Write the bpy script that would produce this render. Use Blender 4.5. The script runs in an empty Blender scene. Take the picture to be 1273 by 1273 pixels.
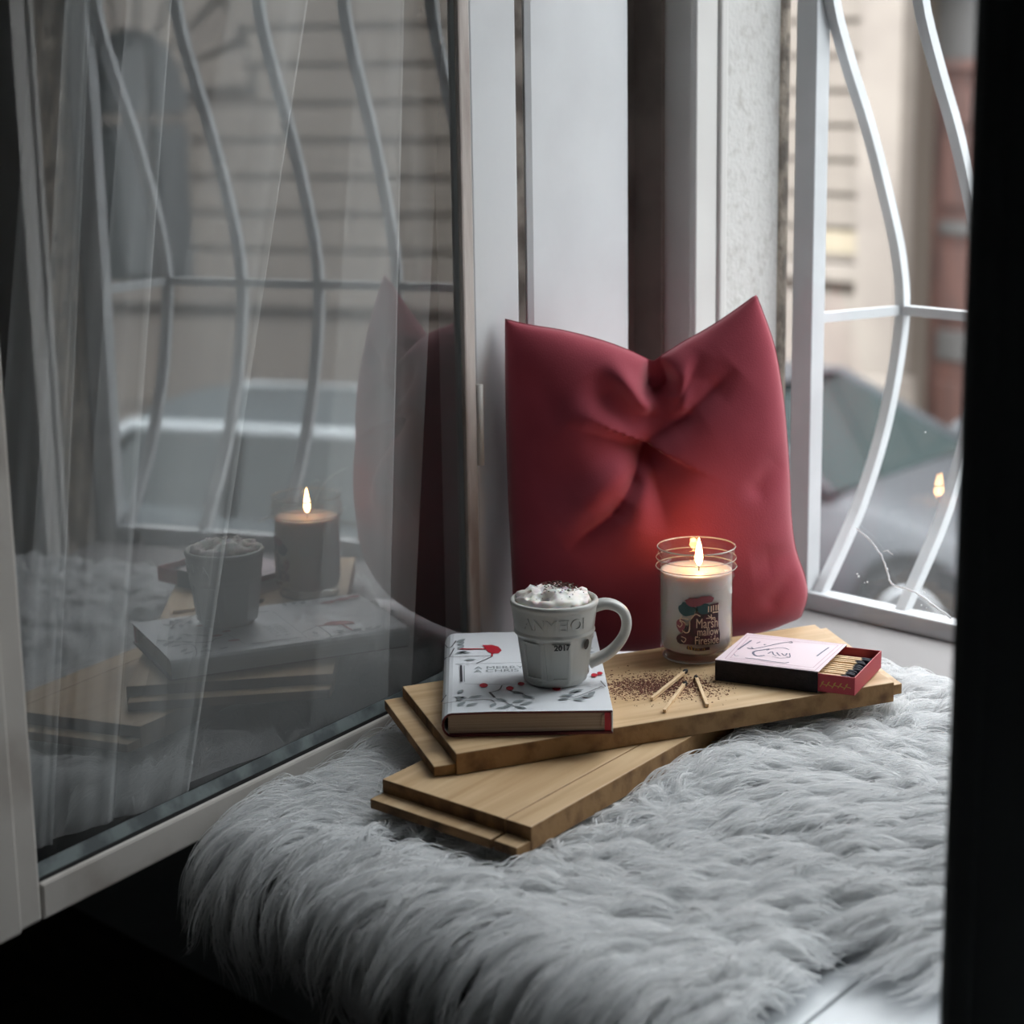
import bpy, bmesh, math, random
import numpy as np
from mathutils import Matrix, Vector

random.seed(7)
RNG = np.random.default_rng(11)
PI = math.pi
S = bpy.context.scene
COL = S.collection

# ------------------------------------------------------------------ camera
fw = Vector((-0.699753, 0.677919, -0.225325))
rt = Vector((0.698277, 0.715663, -0.015357))
up = Vector((-0.150846, 0.168086, 0.974163))
cam_d = bpy.data.cameras.new('camera')
cam = bpy.data.objects.new('camera', cam_d)
COL.objects.link(cam)
cam.matrix_world = Matrix(((rt.x, up.x, -fw.x, 0.0), (rt.y, up.y, -fw.y, 0.0), (rt.z, up.z, -fw.z, 0.70), (0, 0, 0, 1)))
cam_d.sensor_width = 36.0
cam_d.sensor_fit = 'HORIZONTAL'
cam_d.lens = 2498.27 / 1273 * 36.0
cam_d.clip_start = 0.02
cam_d.clip_end = 200
cam_d.dof.use_dof = True
cam_d.dof.focus_distance = 2.03
cam_d.dof.aperture_fstop = 4.6
S.camera = cam

# ------------------------------------------------------------------ sky, daylight, exposure
world = bpy.data.worlds.new('overcast_sky')
S.world = world
world.use_nodes = True
bg = world.node_tree.nodes['Background']
bg.inputs['Color'].default_value = (0.93, 0.97, 1.0, 1)
bg.inputs['Strength'].default_value = 8.0
pl = bpy.data.lights.new('window_portal', 'AREA')
pl.shape = 'RECTANGLE'
pl.size, pl.size_y = 1.75, 2.8
pl.cycles.is_portal = True
plo = bpy.data.objects.new('window_portal', pl)
COL.objects.link(plo)
plo.location = (-0.83, 2.20, 1.25)
plo.rotation_euler = (-PI / 2, 0, 0)
S.view_settings.view_transform = 'Standard'
S.view_settings.look = 'None'
S.view_settings.gamma = 1
S.view_settings.use_curve_mapping = False
S.view_settings.exposure = 0.22


# ------------------------------------------------------------------ helpers
def srgb(r, g, b):
    f = lambda c: (c / 12.92 if c <= 0.04045 else ((c + 0.055) / 1.055) ** 2.4)
    return (f(r / 255), f(g / 255), f(b / 255), 1)


def new_mat(name):
    m = bpy.data.materials.new(name)
    m.use_nodes = True
    return m, m.node_tree.nodes, m.node_tree.links


def pm(name, col, rough=0.5, metal=0.0, col2=None, nscale=8.0, lo=0.4, hi=0.6, detail=6.0, stretch=None,
       bump=0.0, bscale=60.0, spec=0.5, **kw):
    """principled material, optional second colour by noise, optional noise bump"""
    m, N, L = new_mat(name)
    p = N['Principled BSDF']
    p.inputs['Base Color'].default_value = col
    p.inputs['Roughness'].default_value = rough
    p.inputs['Metallic'].default_value = metal
    p.inputs['Specular IOR Level'].default_value = spec
    for k, v in kw.items():
        p.inputs[k.replace('_', ' ')].default_value = v
    if col2 or bump:
        tc = N.new('ShaderNodeTexCoord')
        mp = N.new('ShaderNodeMapping')
        L.new(tc.outputs['Object'], mp.inputs['Vector'])
        if stretch:
            mp.inputs['Scale'].default_value = stretch
    if col2:
        n = N.new('ShaderNodeTexNoise')
        n.inputs['Scale'].default_value = nscale
        n.inputs['Detail'].default_value = detail
        L.new(mp.outputs['Vector'], n.inputs['Vector'])
        r = N.new('ShaderNodeValToRGB')
        r.color_ramp.elements[0].position = lo
        r.color_ramp.elements[0].color = col
        r.color_ramp.elements[1].position = hi
        r.color_ramp.elements[1].color = col2
        L.new(n.outputs['Fac'], r.inputs['Fac'])
        L.new(r.outputs['Color'], p.inputs['Base Color'])
    if bump:
        b = N.new('ShaderNodeTexNoise')
        b.inputs['Scale'].default_value = bscale
        b.inputs['Detail'].default_value = 4
        L.new(mp.outputs['Vector'], b.inputs['Vector'])
        bp = N.new('ShaderNodeBump')
        bp.inputs['Strength'].default_value = bump
        bp.inputs['Distance'].default_value = 0.003
        L.new(b.outputs['Fac'], bp.inputs['Height'])
        L.new(bp.outputs['Normal'], p.inputs['Normal'])
    return m


def glass_mat(name, ior=1.5, tint=(1, 1, 1, 1), rough=0.0):
    """thin glazing: mirror reflection by Fresnel, otherwise clear"""
    m, N, L = new_mat(name)
    N.remove(N['Principled BSDF'])
    out = N['Material Output']
    tr = N.new('ShaderNodeBsdfTransparent')
    tr.inputs['Color'].default_value = tint
    gl = N.new('ShaderNodeBsdfGlossy')
    gl.inputs['Roughness'].default_value = rough
    fr = N.new('ShaderNodeFresnel')
    ge = N.new('ShaderNodeNewGeometry')          # same reflectance from either side of the sheet
    mi = N.new('ShaderNodeMath')
    mi.operation = 'MULTIPLY_ADD'
    mi.inputs[1].default_value = 1.0 / ior - ior
    mi.inputs[2].default_value = ior
    L.new(ge.outputs['Backfacing'], mi.inputs[0])
    L.new(mi.outputs[0], fr.inputs['IOR'])
    mx = N.new('ShaderNodeMixShader')
    L.new(fr.outputs['Fac'], mx.inputs['Fac'])
    L.new(tr.outputs['BSDF'], mx.inputs[1])
    L.new(gl.outputs['BSDF'], mx.inputs[2])
    L.new(mx.outputs['Shader'], out.inputs['Surface'])
    return m


def sheer_mat(name, col, opacity):
    m, N, L = new_mat(name)
    N.remove(N['Principled BSDF'])
    out = N['Material Output']
    tr = N.new('ShaderNodeBsdfTransparent')
    df = N.new('ShaderNodeBsdfDiffuse')
    tl = N.new('ShaderNodeBsdfTranslucent')
    df.inputs['Color'].default_value = col
    tl.inputs['Color'].default_value = col
    a = N.new('ShaderNodeMixShader')
    a.inputs['Fac'].default_value = 0.4
    b = N.new('ShaderNodeMixShader')
    b.inputs['Fac'].default_value = opacity
    L.new(df.outputs[0], a.inputs[1])
    L.new(tl.outputs[0], a.inputs[2])
    L.new(tr.outputs[0], b.inputs[1])
    L.new(a.outputs[0], b.inputs[2])
    L.new(b.outputs[0], out.inputs['Surface'])
    return m


def emit_mat(name, col, strength):
    m, N, L = new_mat(name)
    p = N['Principled BSDF']
    p.inputs['Base Color'].default_value = (0, 0, 0, 1)
    p.inputs['Emission Color'].default_value = col
    p.inputs['Emission Strength'].default_value = strength
    return m


def link(name, me, mat, parent=None, smooth=False, **props):
    o = bpy.data.objects.new(name, me)
    COL.objects.link(o)
    if mat is not None and len(me.materials) == 0:
        me.materials.append(mat)
    if parent is not None:
        o.parent = parent
    if smooth and len(me.polygons):
        me.polygons.foreach_set('use_smooth', [True] * len(me.polygons))
    for k, v in props.items():
        o[k] = v
    return o


def mesh(name, v, f):
    me = bpy.data.meshes.new(name)
    me.from_pydata([tuple(p) for p in v], [], [tuple(q) for q in f])
    me.update()
    return me


def obj(name, v, f, mat, parent=None, smooth=False, **props):
    return link(name, mesh(name, v, f), mat, parent, smooth, **props)


def bm_obj(name, bm, mat, parent=None, smooth=False, **props):
    me = bpy.data.meshes.new(name)
    bmesh.ops.recalc_face_normals(bm, faces=bm.faces)
    bm.to_mesh(me)
    bm.free()
    return link(name, me, mat, parent, smooth, **props)


def add_box(bm, x0, x1, y0, y1, z0, z1, bev=0.0):
    vs = [bm.verts.new(p) for p in ((x0, y0, z0), (x1, y0, z0), (x1, y1, z0), (x0, y1, z0),
                                    (x0, y0, z1), (x1, y0, z1), (x1, y1, z1), (x0, y1, z1))]
    fs = [bm.faces.new([vs[i] for i in q]) for q in ((0, 3, 2, 1), (4, 5, 6, 7), (0, 1, 5, 4), (1, 2, 6, 5), (2, 3, 7, 6), (3, 0, 4, 7))]
    if bev:
        es = set(e for f in fs for e in f.edges)
        bmesh.ops.bevel(bm, geom=list(es), offset=bev, segments=2, profile=0.5, affect='EDGES')


def box(name, x0, x1, y0, y1, z0, z1, mat, parent=None, bev=0.0, **props):
    bm = bmesh.new()
    add_box(bm, x0, x1, y0, y1, z0, z1, bev)
    return bm_obj(name, bm, mat, parent, **props)


def boxes(name, lst, mat, parent=None, bev=0.0, **props):
    bm = bmesh.new()
    for b in lst:
        add_box(bm, *b, bev)
    return bm_obj(name, bm, mat, parent, **props)


def prism(name, pts, z0, z1, mat, parent=None, bev=0.0, **props):
    bm = bmesh.new()
    n = len(pts)
    lo = [bm.verts.new((p[0], p[1], z0)) for p in pts]
    hi = [bm.verts.new((p[0], p[1], z1)) for p in pts]
    bm.faces.new(lo[::-1])
    bm.faces.new(hi)
    for i in range(n):
        bm.faces.new((lo[i], lo[(i + 1) % n], hi[(i + 1) % n], hi[i]))
    if bev:
        bmesh.ops.bevel(bm, geom=list(bm.edges), offset=bev, segments=2, profile=0.5, affect='EDGES')
    return bm_obj(name, bm, mat, parent, **props)


def lathe_data(prof, n=48, cap=True):
    v, f = [], []
    for r, z in prof:
        for k in range(n):
            a = 2 * PI * k / n
            v.append((r * math.cos(a), r * math.sin(a), z))
    m = len(prof)
    for i in range(m - 1):
        for k in range(n):
            k2 = (k + 1) % n
            f.append((i * n + k, i * n + k2, (i + 1) * n + k2, (i + 1) * n + k))
    if cap:
        f.append(tuple(range(n))[::-1])
        f.append(tuple(range((m - 1) * n, m * n)))
    return v, f


def lathe(name, prof, mat, parent=None, n=48, cap=True, smooth=True, **props):
    v, f = lathe_data(prof, n, cap)
    return obj(name, v, f, mat, parent, smooth, **props)


def tube_data(pts, rad, n=8, square=False):
    """tube along a polyline; rad may be a number or list"""
    pts = [Vector(p) for p in pts]
    v, f = [], []
    m = len(pts)
    prev = None
    for i, p in enumerate(pts):
        t = (pts[min(i + 1, m - 1)] - pts[max(i - 1, 0)]).normalized()
        if prev is None:
            a = Vector((0, 0, 1)) if abs(t.z) < 0.9 else Vector((1, 0, 0))
            nx = t.cross(a).normalized()
        else:
            nx = (prev - t * prev.dot(t)).normalized()
        prev = nx
        ny = t.cross(nx)
        r = rad[i] if isinstance(rad, (list, tuple)) else rad
        for k in range(n):
            an = 2 * PI * (k + (0.5 if square else 0)) / n
            v.append(p + nx * (r * math.cos(an)) + ny * (r * math.sin(an)))
    for i in range(m - 1):
        for k in range(n):
            k2 = (k + 1) % n
            f.append((i * n + k, i * n + k2, (i + 1) * n + k2, (i + 1) * n + k))
    f.append(tuple(range(n))[::-1])
    f.append(tuple(range((m - 1) * n, m * n)))
    return v, f


def tube(name, pts, rad, mat, parent=None, n=8, square=False, smooth=True, **props):
    v, f = tube_data(pts, rad, n, square)
    return obj(name, v, f, mat, parent, smooth, **props)


def thing(name, label, cat, loc=(0, 0, 0), rz=0.0, group=None):
    o = bpy.data.objects.new(name, None)
    o.empty_display_size = 0.05
    COL.objects.link(o)
    o.location = loc
    o.rotation_euler = (0, 0, rz)
    o['label'] = label
    o['category'] = cat
    if group:
        o['group'] = group
    return o


def tag(o, label, cat, group=None, kind=None):
    o['label'] = label
    o['category'] = cat
    if group:
        o['group'] = group
    if kind:
        o['kind'] = kind
    return o


def struct(o):
    o['kind'] = 'structure'
    return o


def copy_tree(o, parent=None):
    c = o.copy()
    COL.objects.link(c)
    c.parent = parent
    for ch in list(o.children):
        copy_tree(ch, c)
    return c


def to_local(e, pts):
    """world xy points to the local frame of an empty at its location and rotation"""
    c, s = math.cos(-e.rotation_euler.z), math.sin(-e.rotation_euler.z)
    out = []
    for p in pts:
        x, y = p[0] - e.location.x, p[1] - e.location.y
        q = (c * x - s * y, s * x + c * y)
        out.append(q if len(p) == 2 else (q[0], q[1], p[2] - e.location.z))
    return out


def text_mesh(body, size, extrude=0.0, align='CENTER', bold=0.0):
    cu = bpy.data.curves.new('text', 'FONT')
    cu.body = body
    cu.size = size
    cu.extrude = extrude
    cu.offset = bold
    cu.align_x = align
    cu.align_y = 'CENTER'
    cu.resolution_u = 3
    o = bpy.data.objects.new('text', cu)
    COL.objects.link(o)
    bpy.context.view_layer.update()
    dg = bpy.context.evaluated_depsgraph_get()
    me = bpy.data.meshes.new_from_object(o.evaluated_get(dg))
    bpy.data.objects.remove(o)
    bpy.data.curves.remove(cu)
    me.materials.clear()
    return me


def catmull(pts, n=8):
    P = [Vector(p) for p in pts]
    P = [P[0] * 2 - P[1]] + P + [P[-1] * 2 - P[-2]]
    out = []
    for i in range(1, len(P) - 2):
        for k in range(n):
            t = k / n
            out.append(0.5 * ((2 * P[i]) + (P[i + 1] - P[i - 1]) * t + (2 * P[i - 1] - 5 * P[i] + 4 * P[i + 1] - P[i + 2]) * t * t
                              + (3 * P[i] - P[i - 1] - 3 * P[i + 1] + P[i + 2]) * t ** 3))
    out.append(P[-2])
    return out


def ribbon(pts, w):
    """flat printed stroke in the xy plane, pts 2D"""
    v, f = [], []
    m = len(pts)
    for i, p in enumerate(pts):
        a, b = pts[max(i - 1, 0)], pts[min(i + 1, m - 1)]
        dx, dy = b[0] - a[0], b[1] - a[1]
        l = math.hypot(dx, dy) or 1
        ww = (w[i] if isinstance(w, (list, tuple)) else w) / 2
        v += [(p[0] - dy / l * ww, p[1] + dx / l * ww, 0), (p[0] + dy / l * ww, p[1] - dx / l * ww, 0)]
    for i in range(m - 1):
        f.append((2 * i, 2 * i + 1, 2 * i + 3, 2 * i + 2))
    return v, f


def join_data(parts):
    v, f = [], []
    for a, b in parts:
        k = len(v)
        v += list(a)
        f += [tuple(i + k for i in q) for q in b]
    return v, f


# ------------------------------------------------------------------ materials
M = {}
M['room'] = pm('dark_room_paint', srgb(150, 154, 154), 0.9)
M['floor'] = pm('dark_floor_wood', srgb(40, 34, 30), 0.7, col2=srgb(28, 24, 22), nscale=4, stretch=(1, 12, 1))
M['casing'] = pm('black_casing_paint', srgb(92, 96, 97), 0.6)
M['white'] = pm('white_gloss_paint', srgb(214, 217, 219), 0.4, col2=srgb(202, 204, 206), nscale=5, lo=0.45, hi=0.7, bump=0.05, bscale=40)
M['sash'] = pm('old_white_sash_paint', srgb(178, 174, 168), 0.45, col2=srgb(148, 140, 132), nscale=9, lo=0.5, hi=0.72, bump=0.12, bscale=35)
M['frame'] = pm('white_outer_frame_paint', srgb(183, 182, 179), 0.45, col2=srgb(175, 173, 170), nscale=5)
M['shade'] = pm('shaded_brown_grey_rebate', srgb(122, 112, 105), 0.8, col2=srgb(102, 93, 87), nscale=9)  # shade of the recess painted in as a darker brown grey
M['peel'] = pm('peeling_sash_paint', srgb(186, 178, 172), 0.6, col2=srgb(120, 104, 96), nscale=14, lo=0.42, hi=0.62, stretch=(1, 1, 0.25), bump=0.6, bscale=45)
M['groove'] = pm('brown_groove', srgb(120, 112, 104), 0.9, col2=srgb(70, 62, 56), nscale=20)  # mottled brown over the whole groove
M['putty'] = pm('grey_green_putty', srgb(98, 108, 108), 0.7, col2=srgb(60, 68, 70), nscale=30)
M['dark'] = pm('dark_gap', srgb(24, 24, 24), 0.9)
M['sill'] = pm('grey_sill_paint', srgb(120, 117, 116), 0.9, col2=srgb(112, 109, 108), nscale=6, spec=0.2)
M['seat'] = pm('white_seat_board', srgb(216, 220, 223), 0.4, col2=srgb(204, 208, 212), nscale=5)
M['plaster'] = pm('rough_exterior_plaster', srgb(180, 179, 176), 0.95, col2=srgb(160, 157, 152), nscale=70, lo=0.5, hi=0.72, bump=0.5, bscale=160)
M['mortar'] = pm('dirty_shaded_mortar', srgb(128, 118, 106), 0.95, col2=srgb(78, 70, 62), nscale=40, bump=1.0, bscale=120)  # brown carries dirt and also the painted shadow beside the grille post
M['metalwhite'] = pm('white_painted_steel', srgb(176, 179, 181), 0.35, col2=srgb(169, 172, 174), nscale=12)
M['sashglass'] = glass_mat('sash_glass', 2.5)
M['pane'] = glass_mat('outer_pane_glass', 1.42)
M['crack'] = sheer_mat('glass_crack', srgb(248, 249, 250), 1.0)
M['sheer'] = sheer_mat('sheer_voile', srgb(236, 240, 240), 0.44)
M['stone'] = pm('cream_limestone', srgb(113, 105, 97), 0.9, col2=srgb(103, 95, 87), nscale=1.3, lo=0.35, hi=0.7)
M['stone_smooth'] = pm('smooth_cream_limestone', srgb(116, 108, 100), 0.9, col2=srgb(107, 99, 92), nscale=2)
M['wall_stone'] = pm('joint_limestone', srgb(78, 69, 61), 0.95)
M['door'] = pm('brown_door_wood', srgb(74, 46, 38), 0.7, col2=srgb(52, 33, 28), nscale=3, stretch=(6, 6, 0.6))
M['door_dark'] = pm('dark_door_ironwork', srgb(58, 56, 54), 0.5)
M['win_dark'] = pm('dark_window_glass', srgb(34, 40, 42), 0.15)
M['asphalt'] = pm('asphalt', srgb(96, 97, 98), 0.9, col2=srgb(80, 80, 82), nscale=20)
M['pave'] = pm('pavement', srgb(150, 146, 140), 0.9)
M['facade'] = pm('own_facade_render', srgb(170, 164, 156), 0.95)
M['wall_patch'] = pm('yellow_wall_patch', srgb(126, 115, 95), 0.6)


# ------------------------------------------------------------------ the room shell and window opening
G = -2.5          # street level
FZ = -0.62        # room floor
CZ = 3.10         # ceiling
XL, XR, YB = -4.2, 2.4, -3.2
struct(box('floor', XL, XR, YB, 1.56, FZ - 0.1, FZ, M['floor']))
struct(box('ceiling', XL, XR, YB, 1.56, CZ, CZ + 0.1, M['room']))
struct(box('wall_left', XL - 0.1, XL, YB - 0.1, 1.56, FZ - 0.1, CZ + 0.1, M['room']))
struct(box('wall_rear', XL, XR, YB - 0.1, YB, FZ - 0.1, CZ + 0.1, M['room']))
struct(box('wall_right', XR, XR + 0.1, YB - 0.1, 1.50, FZ - 0.1, CZ + 0.1, M['room']))
OT = 2.55         # top of the window opening
# inner leaf with the window opening; the thick pier right of the seat recess stands forward
struct(boxes('wall_window', [(XL - 0.1, -1.66, 1.56, 1.95, FZ - 0.1, CZ + 0.1),
                             (-0.735, -0.66, 1.50, 1.95, FZ - 0.1, CZ + 0.1),
                             (-0.02, XR + 0.1, 1.50, 1.95, FZ - 0.1, CZ + 0.1),
                             (-1.66, -0.735, 1.50, 1.95, OT, CZ + 0.1), (-0.66, -0.02, 1.50, 1.95, OT, CZ + 0.1),
                             (-1.66, -0.735, 1.50, 1.95, FZ - 0.1, -0.04), (-0.66, -0.02, 1.50, 1.95, FZ - 0.1, -0.04)], M['room']))
# street side leaf
struct(boxes('wall_street', [(-6, -1.66, 1.95, 1.99, G, 7), (-0.735, -0.66, 1.95, 1.99, G, 7), (-0.02, 4, 1.95, 1.99, G, 7),
                             (-1.66, -0.735, 1.95, 1.99, OT, 7), (-1.66, -0.735, 1.95, 1.99, G, -0.04),
                             (-0.66, -0.02, 1.95, 1.99, OT, 7), (-0.66, -0.02, 1.95, 1.99, G, -0.04)], M['facade']))
# second half of the window beyond the mullion
w4 = struct(boxes('window_4', [(-0.66, -0.62, 1.812, 1.850, -0.01, OT), (-0.06, -0.02, 1.812, 1.850, -0.01, OT), (-0.62, -0.06, 1.812, 1.850, -0.01, 0.04)], M['frame'], bev=0.002))
box('pane', -0.62, -0.06, 1.828, 1.832, 0.04, OT, M['pane'], w4)
# the right casement stands ajar: only its dark, backlit free stile shows
w3 = thing('window_3', 'x', 'x', (-0.014, 1.478, 0), math.atan2(1.0775 - 1.478, -0.701 + 0.014))
del w3['label'], w3['category']
struct(w3)
W3 = 0.795
box('free_stile', W3 - 0.085, W3, -0.022, 0.022, -0.018, 2.50, M['casing'], w3, 0.004)
box('stile_bead', W3 - 0.020, W3 - 0.004, 0.022, 0.027, -0.016, 2.50, M['casing'], w3, 0.002)
box('hinge_stile', 0, 0.06, -0.022, 0.022, -0.018, 2.50, M['casing'], w3, 0.004)
box('bottom_rail', 0.06, W3 - 0.085, -0.022, 0.022, -0.018, 0.05, M['casing'], w3, 0.004)
box('top_rail', 0.06, W3 - 0.085, -0.022, 0.022, 2.44, 2.50, M['casing'], w3, 0.004)
obj('pane', [(0.055, 0, 0.045), (W3 - 0.08, 0, 0.045), (W3 - 0.08, 0, 2.445), (0.055, 0, 2.445)], [(0, 1, 2, 3)], M['pane'], w3)

# jamb lining on the left: inner frame, groove, flat panel
jl = struct(box('trim_2', -1.66, -1.60, 1.497, 1.567, -0.03, OT, M['white'], bev=0.003))
box('groove', -1.66, -1.6035, 1.567, 1.580, -0.03, OT, M['groove'], jl)
box('jamb_panel', -1.66, -1.60, 1.580, 1.752, -0.03, OT, M['white'], jl, bev=0.010)
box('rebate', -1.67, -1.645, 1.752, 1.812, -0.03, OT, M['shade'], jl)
box('rebate', -1.645, -1.601, 1.806, 1.812, -0.03, OT, M['shade'], jl)  # thin strip painting the recess shade onto the frame face
jr = struct(box('trim_3', -0.79, -0.70, 1.497, 1.812, -0.03, OT, M['casing'], bev=0.003))
# outer frame, its glazing bead and the plaster reveals
of = struct(boxes('window_2', [(-1.66, -1.552, 1.812, 1.850, -0.01, OT), (-0.842, -0.735, 1.812, 1.850, -0.01, OT)], M['frame'], bev=0.002))
boxes('frame_bead', [(-1.66, -1.5475, 1.851, 1.864, -0.01, OT), (-0.8465, -0.735, 1.851, 1.864, -0.01, OT)], M['frame'], of, bev=0.003)
bm = bmesh.new()
add_box(bm, -1.553, -0.841, 1.802, 1.806, -0.004, OT)
pane = bm_obj('pane', bm, M['pane'], of)
crk = catmull([(-1.3052, 1.801, .1695), (-1.284, 1.801, .1572), (-1.2694, 1.801, .143), (-1.2636, 1.801, .1301), (-1.2578, 1.801, .1173),
               (-1.2534, 1.801, .1126), (-1.2426, 1.801, .1117), (-1.2234, 1.801, .1088), (-1.2021, 1.801, .100), (-1.1758, 1.801, .0887)], 3)
crk = [p + Vector((random.uniform(-1, 1), 0, random.uniform(-1, 1))) * 0.0008 for p in crk]
tube('crack', crk, [0.0006 + 0.0009 * i / len(crk) for i in range(len(crk))], M['crack'], pane, n=5)
tube('crack', [(-1.268, 1.801, .148), (-1.262, 1.801, .150), (-1.254, 1.801, .146)], [.0004, .0007, .0002], M['crack'], pane, n=5)
bm = bmesh.new()
for (x, z_, r) in ((-1.3003, .1134, .0014), (-1.302, .1160, .001), (-1.288, .1091, .0012), (-1.2119, .111, .001), (-1.2174, .2888, .0011),
                   (-1.2156, .0956, .0008), (-1.2625, .1285, .0018), (-1.292, .1075, .0007), (-1.209, .094, .0007)):
    bmesh.ops.create_icosphere(bm, subdivisions=1, radius=r, matrix=Matrix.Translation((x, 1.8015, z_)))
bm_obj('dust_speck', bm, M['crack'], pane, kind='stuff')
struct(boxes('wall_reveal', [(-1.66, -1.5497, 1.864, 1.962, -0.02, OT)], M['plaster']))
struct(boxes('trim_4', [(-1.66, -1.556, 1.962, 1.99, -0.02, OT), (-0.8303, -0.735, 1.864, 1.99, -0.02, OT)], M['mortar']))
struct(box('trim_1', -1.66, -0.02, 1.482, 2.005, -0.04, 0.0, M['sill'], bev=0.002))

# window seat: two boards with an open joint, and a dark front below
seat = thing('window_bench', 'white painted window bench board reaching into the dark room', 'bench', (-1.2, 1.2, FZ))
prism('board', to_local(seat, [(-1.43, 1.035), (-0.841, 1.035), (-0.910, 1.480), (-1.611, 1.480)]), -0.065 - FZ, -0.025 - FZ, M['seat'], seat, bev=0.003)
prism('board', to_local(seat, [(-0.837, 1.035), (-0.02, 1.035), (-0.02, 1.480), (-0.906, 1.480)]), -0.065 - FZ, -0.0235 - FZ, M['seat'], seat, bev=0.003)
box('front_panel', -1.40 + 1.2, -0.04 + 1.2, 1.10 - 1.2, 1.12 - 1.2, 0, -0.066 - FZ, M['casing'], seat)

# ------------------------------------------------------------------ open casement sash (left)
SA = math.radians(-13.635)
SD = Vector((math.sin(SA), math.cos(SA), 0))         # towards the hinge
MN = Vector((math.cos(SA), -math.sin(SA), 0))        # face normal towards the seat
OFFS = -1.199                                        # glass plane
HY = 1.485
H0 = Vector(((OFFS - MN.y * HY) / MN.x, HY, 0))
sash = thing('window_1', 'old', 'x', H0, math.atan2(-SD.y, -SD.x))
del sash['label'], sash['category']
struct(sash)
# local frame: +x runs from the hinge to the free edge; +y is the face normal seen from the seat when this sign is right
ly = Vector((-math.sin(sash.rotation_euler.z), math.cos(sash.rotation_euler.z), 0))
sg = 1 if ly.dot(MN) > 0 else -1
def sbox(name, u0, u1, w0, w1, z0, z1, mat, bev=0.002):
    a, b = sorted((w0 * sg, w1 * sg))
    return box(name, u0, u1, a, b, z0, z1, mat, sash, bev)
SZ0, SZ1, SW = -0.018, 2.50, 0.765
GU = 0.692            # glass ends where the free stile begins
sbox('hinge_stile', 0.0, 0.022, 0.0005, 0.0075, SZ0, SZ1, M['peel'], 0.003)
sbox('free_stile', GU, SW, -0.024, 0.010, SZ0, SZ1, M['sash'], 0.004)
sbox('stile_moulding', GU + 0.030, SW - 0.004, 0.010, 0.017, SZ0 + 0.002, SZ1, M['sash'], 0.003)
sbox('bottom_rail', 0.030, GU, -0.024, 0.010, SZ0, 0.016, M['sash'], 0.003)
sbox('top_rail', 0.030, GU, -0.024, 0.010, SZ1 - 0.05, SZ1, M['sash'], 0.004)
# putty bevel along the glass, with a dark open joint below it
pv = []
for u in (0.030, GU):
    for w, z_ in ((0.001, 0.016), (0.006, 0.020), (0.001, 0.031)):
        pv.append((u, w * sg, z_))
obj('putty', pv, [(0, 1, 2), (5, 4, 3), (0, 3, 4, 1), (1, 4, 5, 2), (2, 5, 3, 0)], M['putty'], sash)
sbox('putty_gap', 0.030, GU, 0.001, 0.0065, 0.0155, 0.0195, M['dark'], 0)
obj('pane', [(0.026, 0, 0.010), (GU + 0.006, 0, 0.010), (GU + 0.006, 0, SZ1 - 0.04), (0.026, 0, SZ1 - 0.04)], [(0, 1, 2, 3)], M['sashglass'], sash)
for z_ in (0.25, 2.1):
    tube('hinge', [(-0.0055, 0.006 * sg, z_), (-0.0055, 0.006 * sg, z_ + 0.09)], 0.005, M['sash'], sash, n=10)

# ------------------------------------------------------------------ sheer curtain behind the open sash
def curtain():
    # plan of the folds (distance from the hinge, distance behind the glass) at eye height and near the sill
    PT = [(-0.026, -.045), (0.085, -.075), (0.0596, -.040), (0.2792, -.085), (0.2143, -.045), (0.4032, -.095), (0.3915, -.060), (0.4803, -.100), (0.4866, -.070), (0.5142, -.110)]
    PB = [(0.054, -.045), (0.1922, -.075), (0.1193, -.040), (0.4793, -.090), (0.4133, -.045), (0.5282, -.100), (0.5009, -.070), (0.5949, -.100), (0.5747, -.080), (0.6437, -.110)]
    T_ = [Vector((a, b, 0)) for a, b in PT]
    B_ = [Vector((a, b, 0)) for a, b in PB]
    ct, cb_ = catmull(T_, 14), catmull(B_, 14)
    nt, nz = len(ct), 44
    zs = np.linspace(-0.004, 2.85, nz)
    v, f = [], []
    for z_ in zs:
        k = min(max((0.74 - z_) / 0.64, -0.55), 1.25)
        for i in range(nt):
            p = ct[i].lerp(cb_[i], k) if 0 <= k <= 1 else ct[i] + (cb_[i] - ct[i]) * k
            w = min(p.y + 0.0016 * math.sin(i * 1.7 + 3 * z_), -0.034)
            v.append((p.x, w * sg, z_))
    for j in range(nz - 1):
        for i in range(nt - 1):
            f.append((j * nt + i, j * nt + i + 1, (j + 1) * nt + i + 1, (j + 1) * nt + i))
    c = obj('curtain', v, f, M['sheer'], None, True)
    c.location = sash.location
    c.rotation_euler = sash.rotation_euler
    tag(c, 'sheer grey white voile curtain hanging in folds behind the open sash glass', 'curtain')
    return c
curtain()

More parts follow.
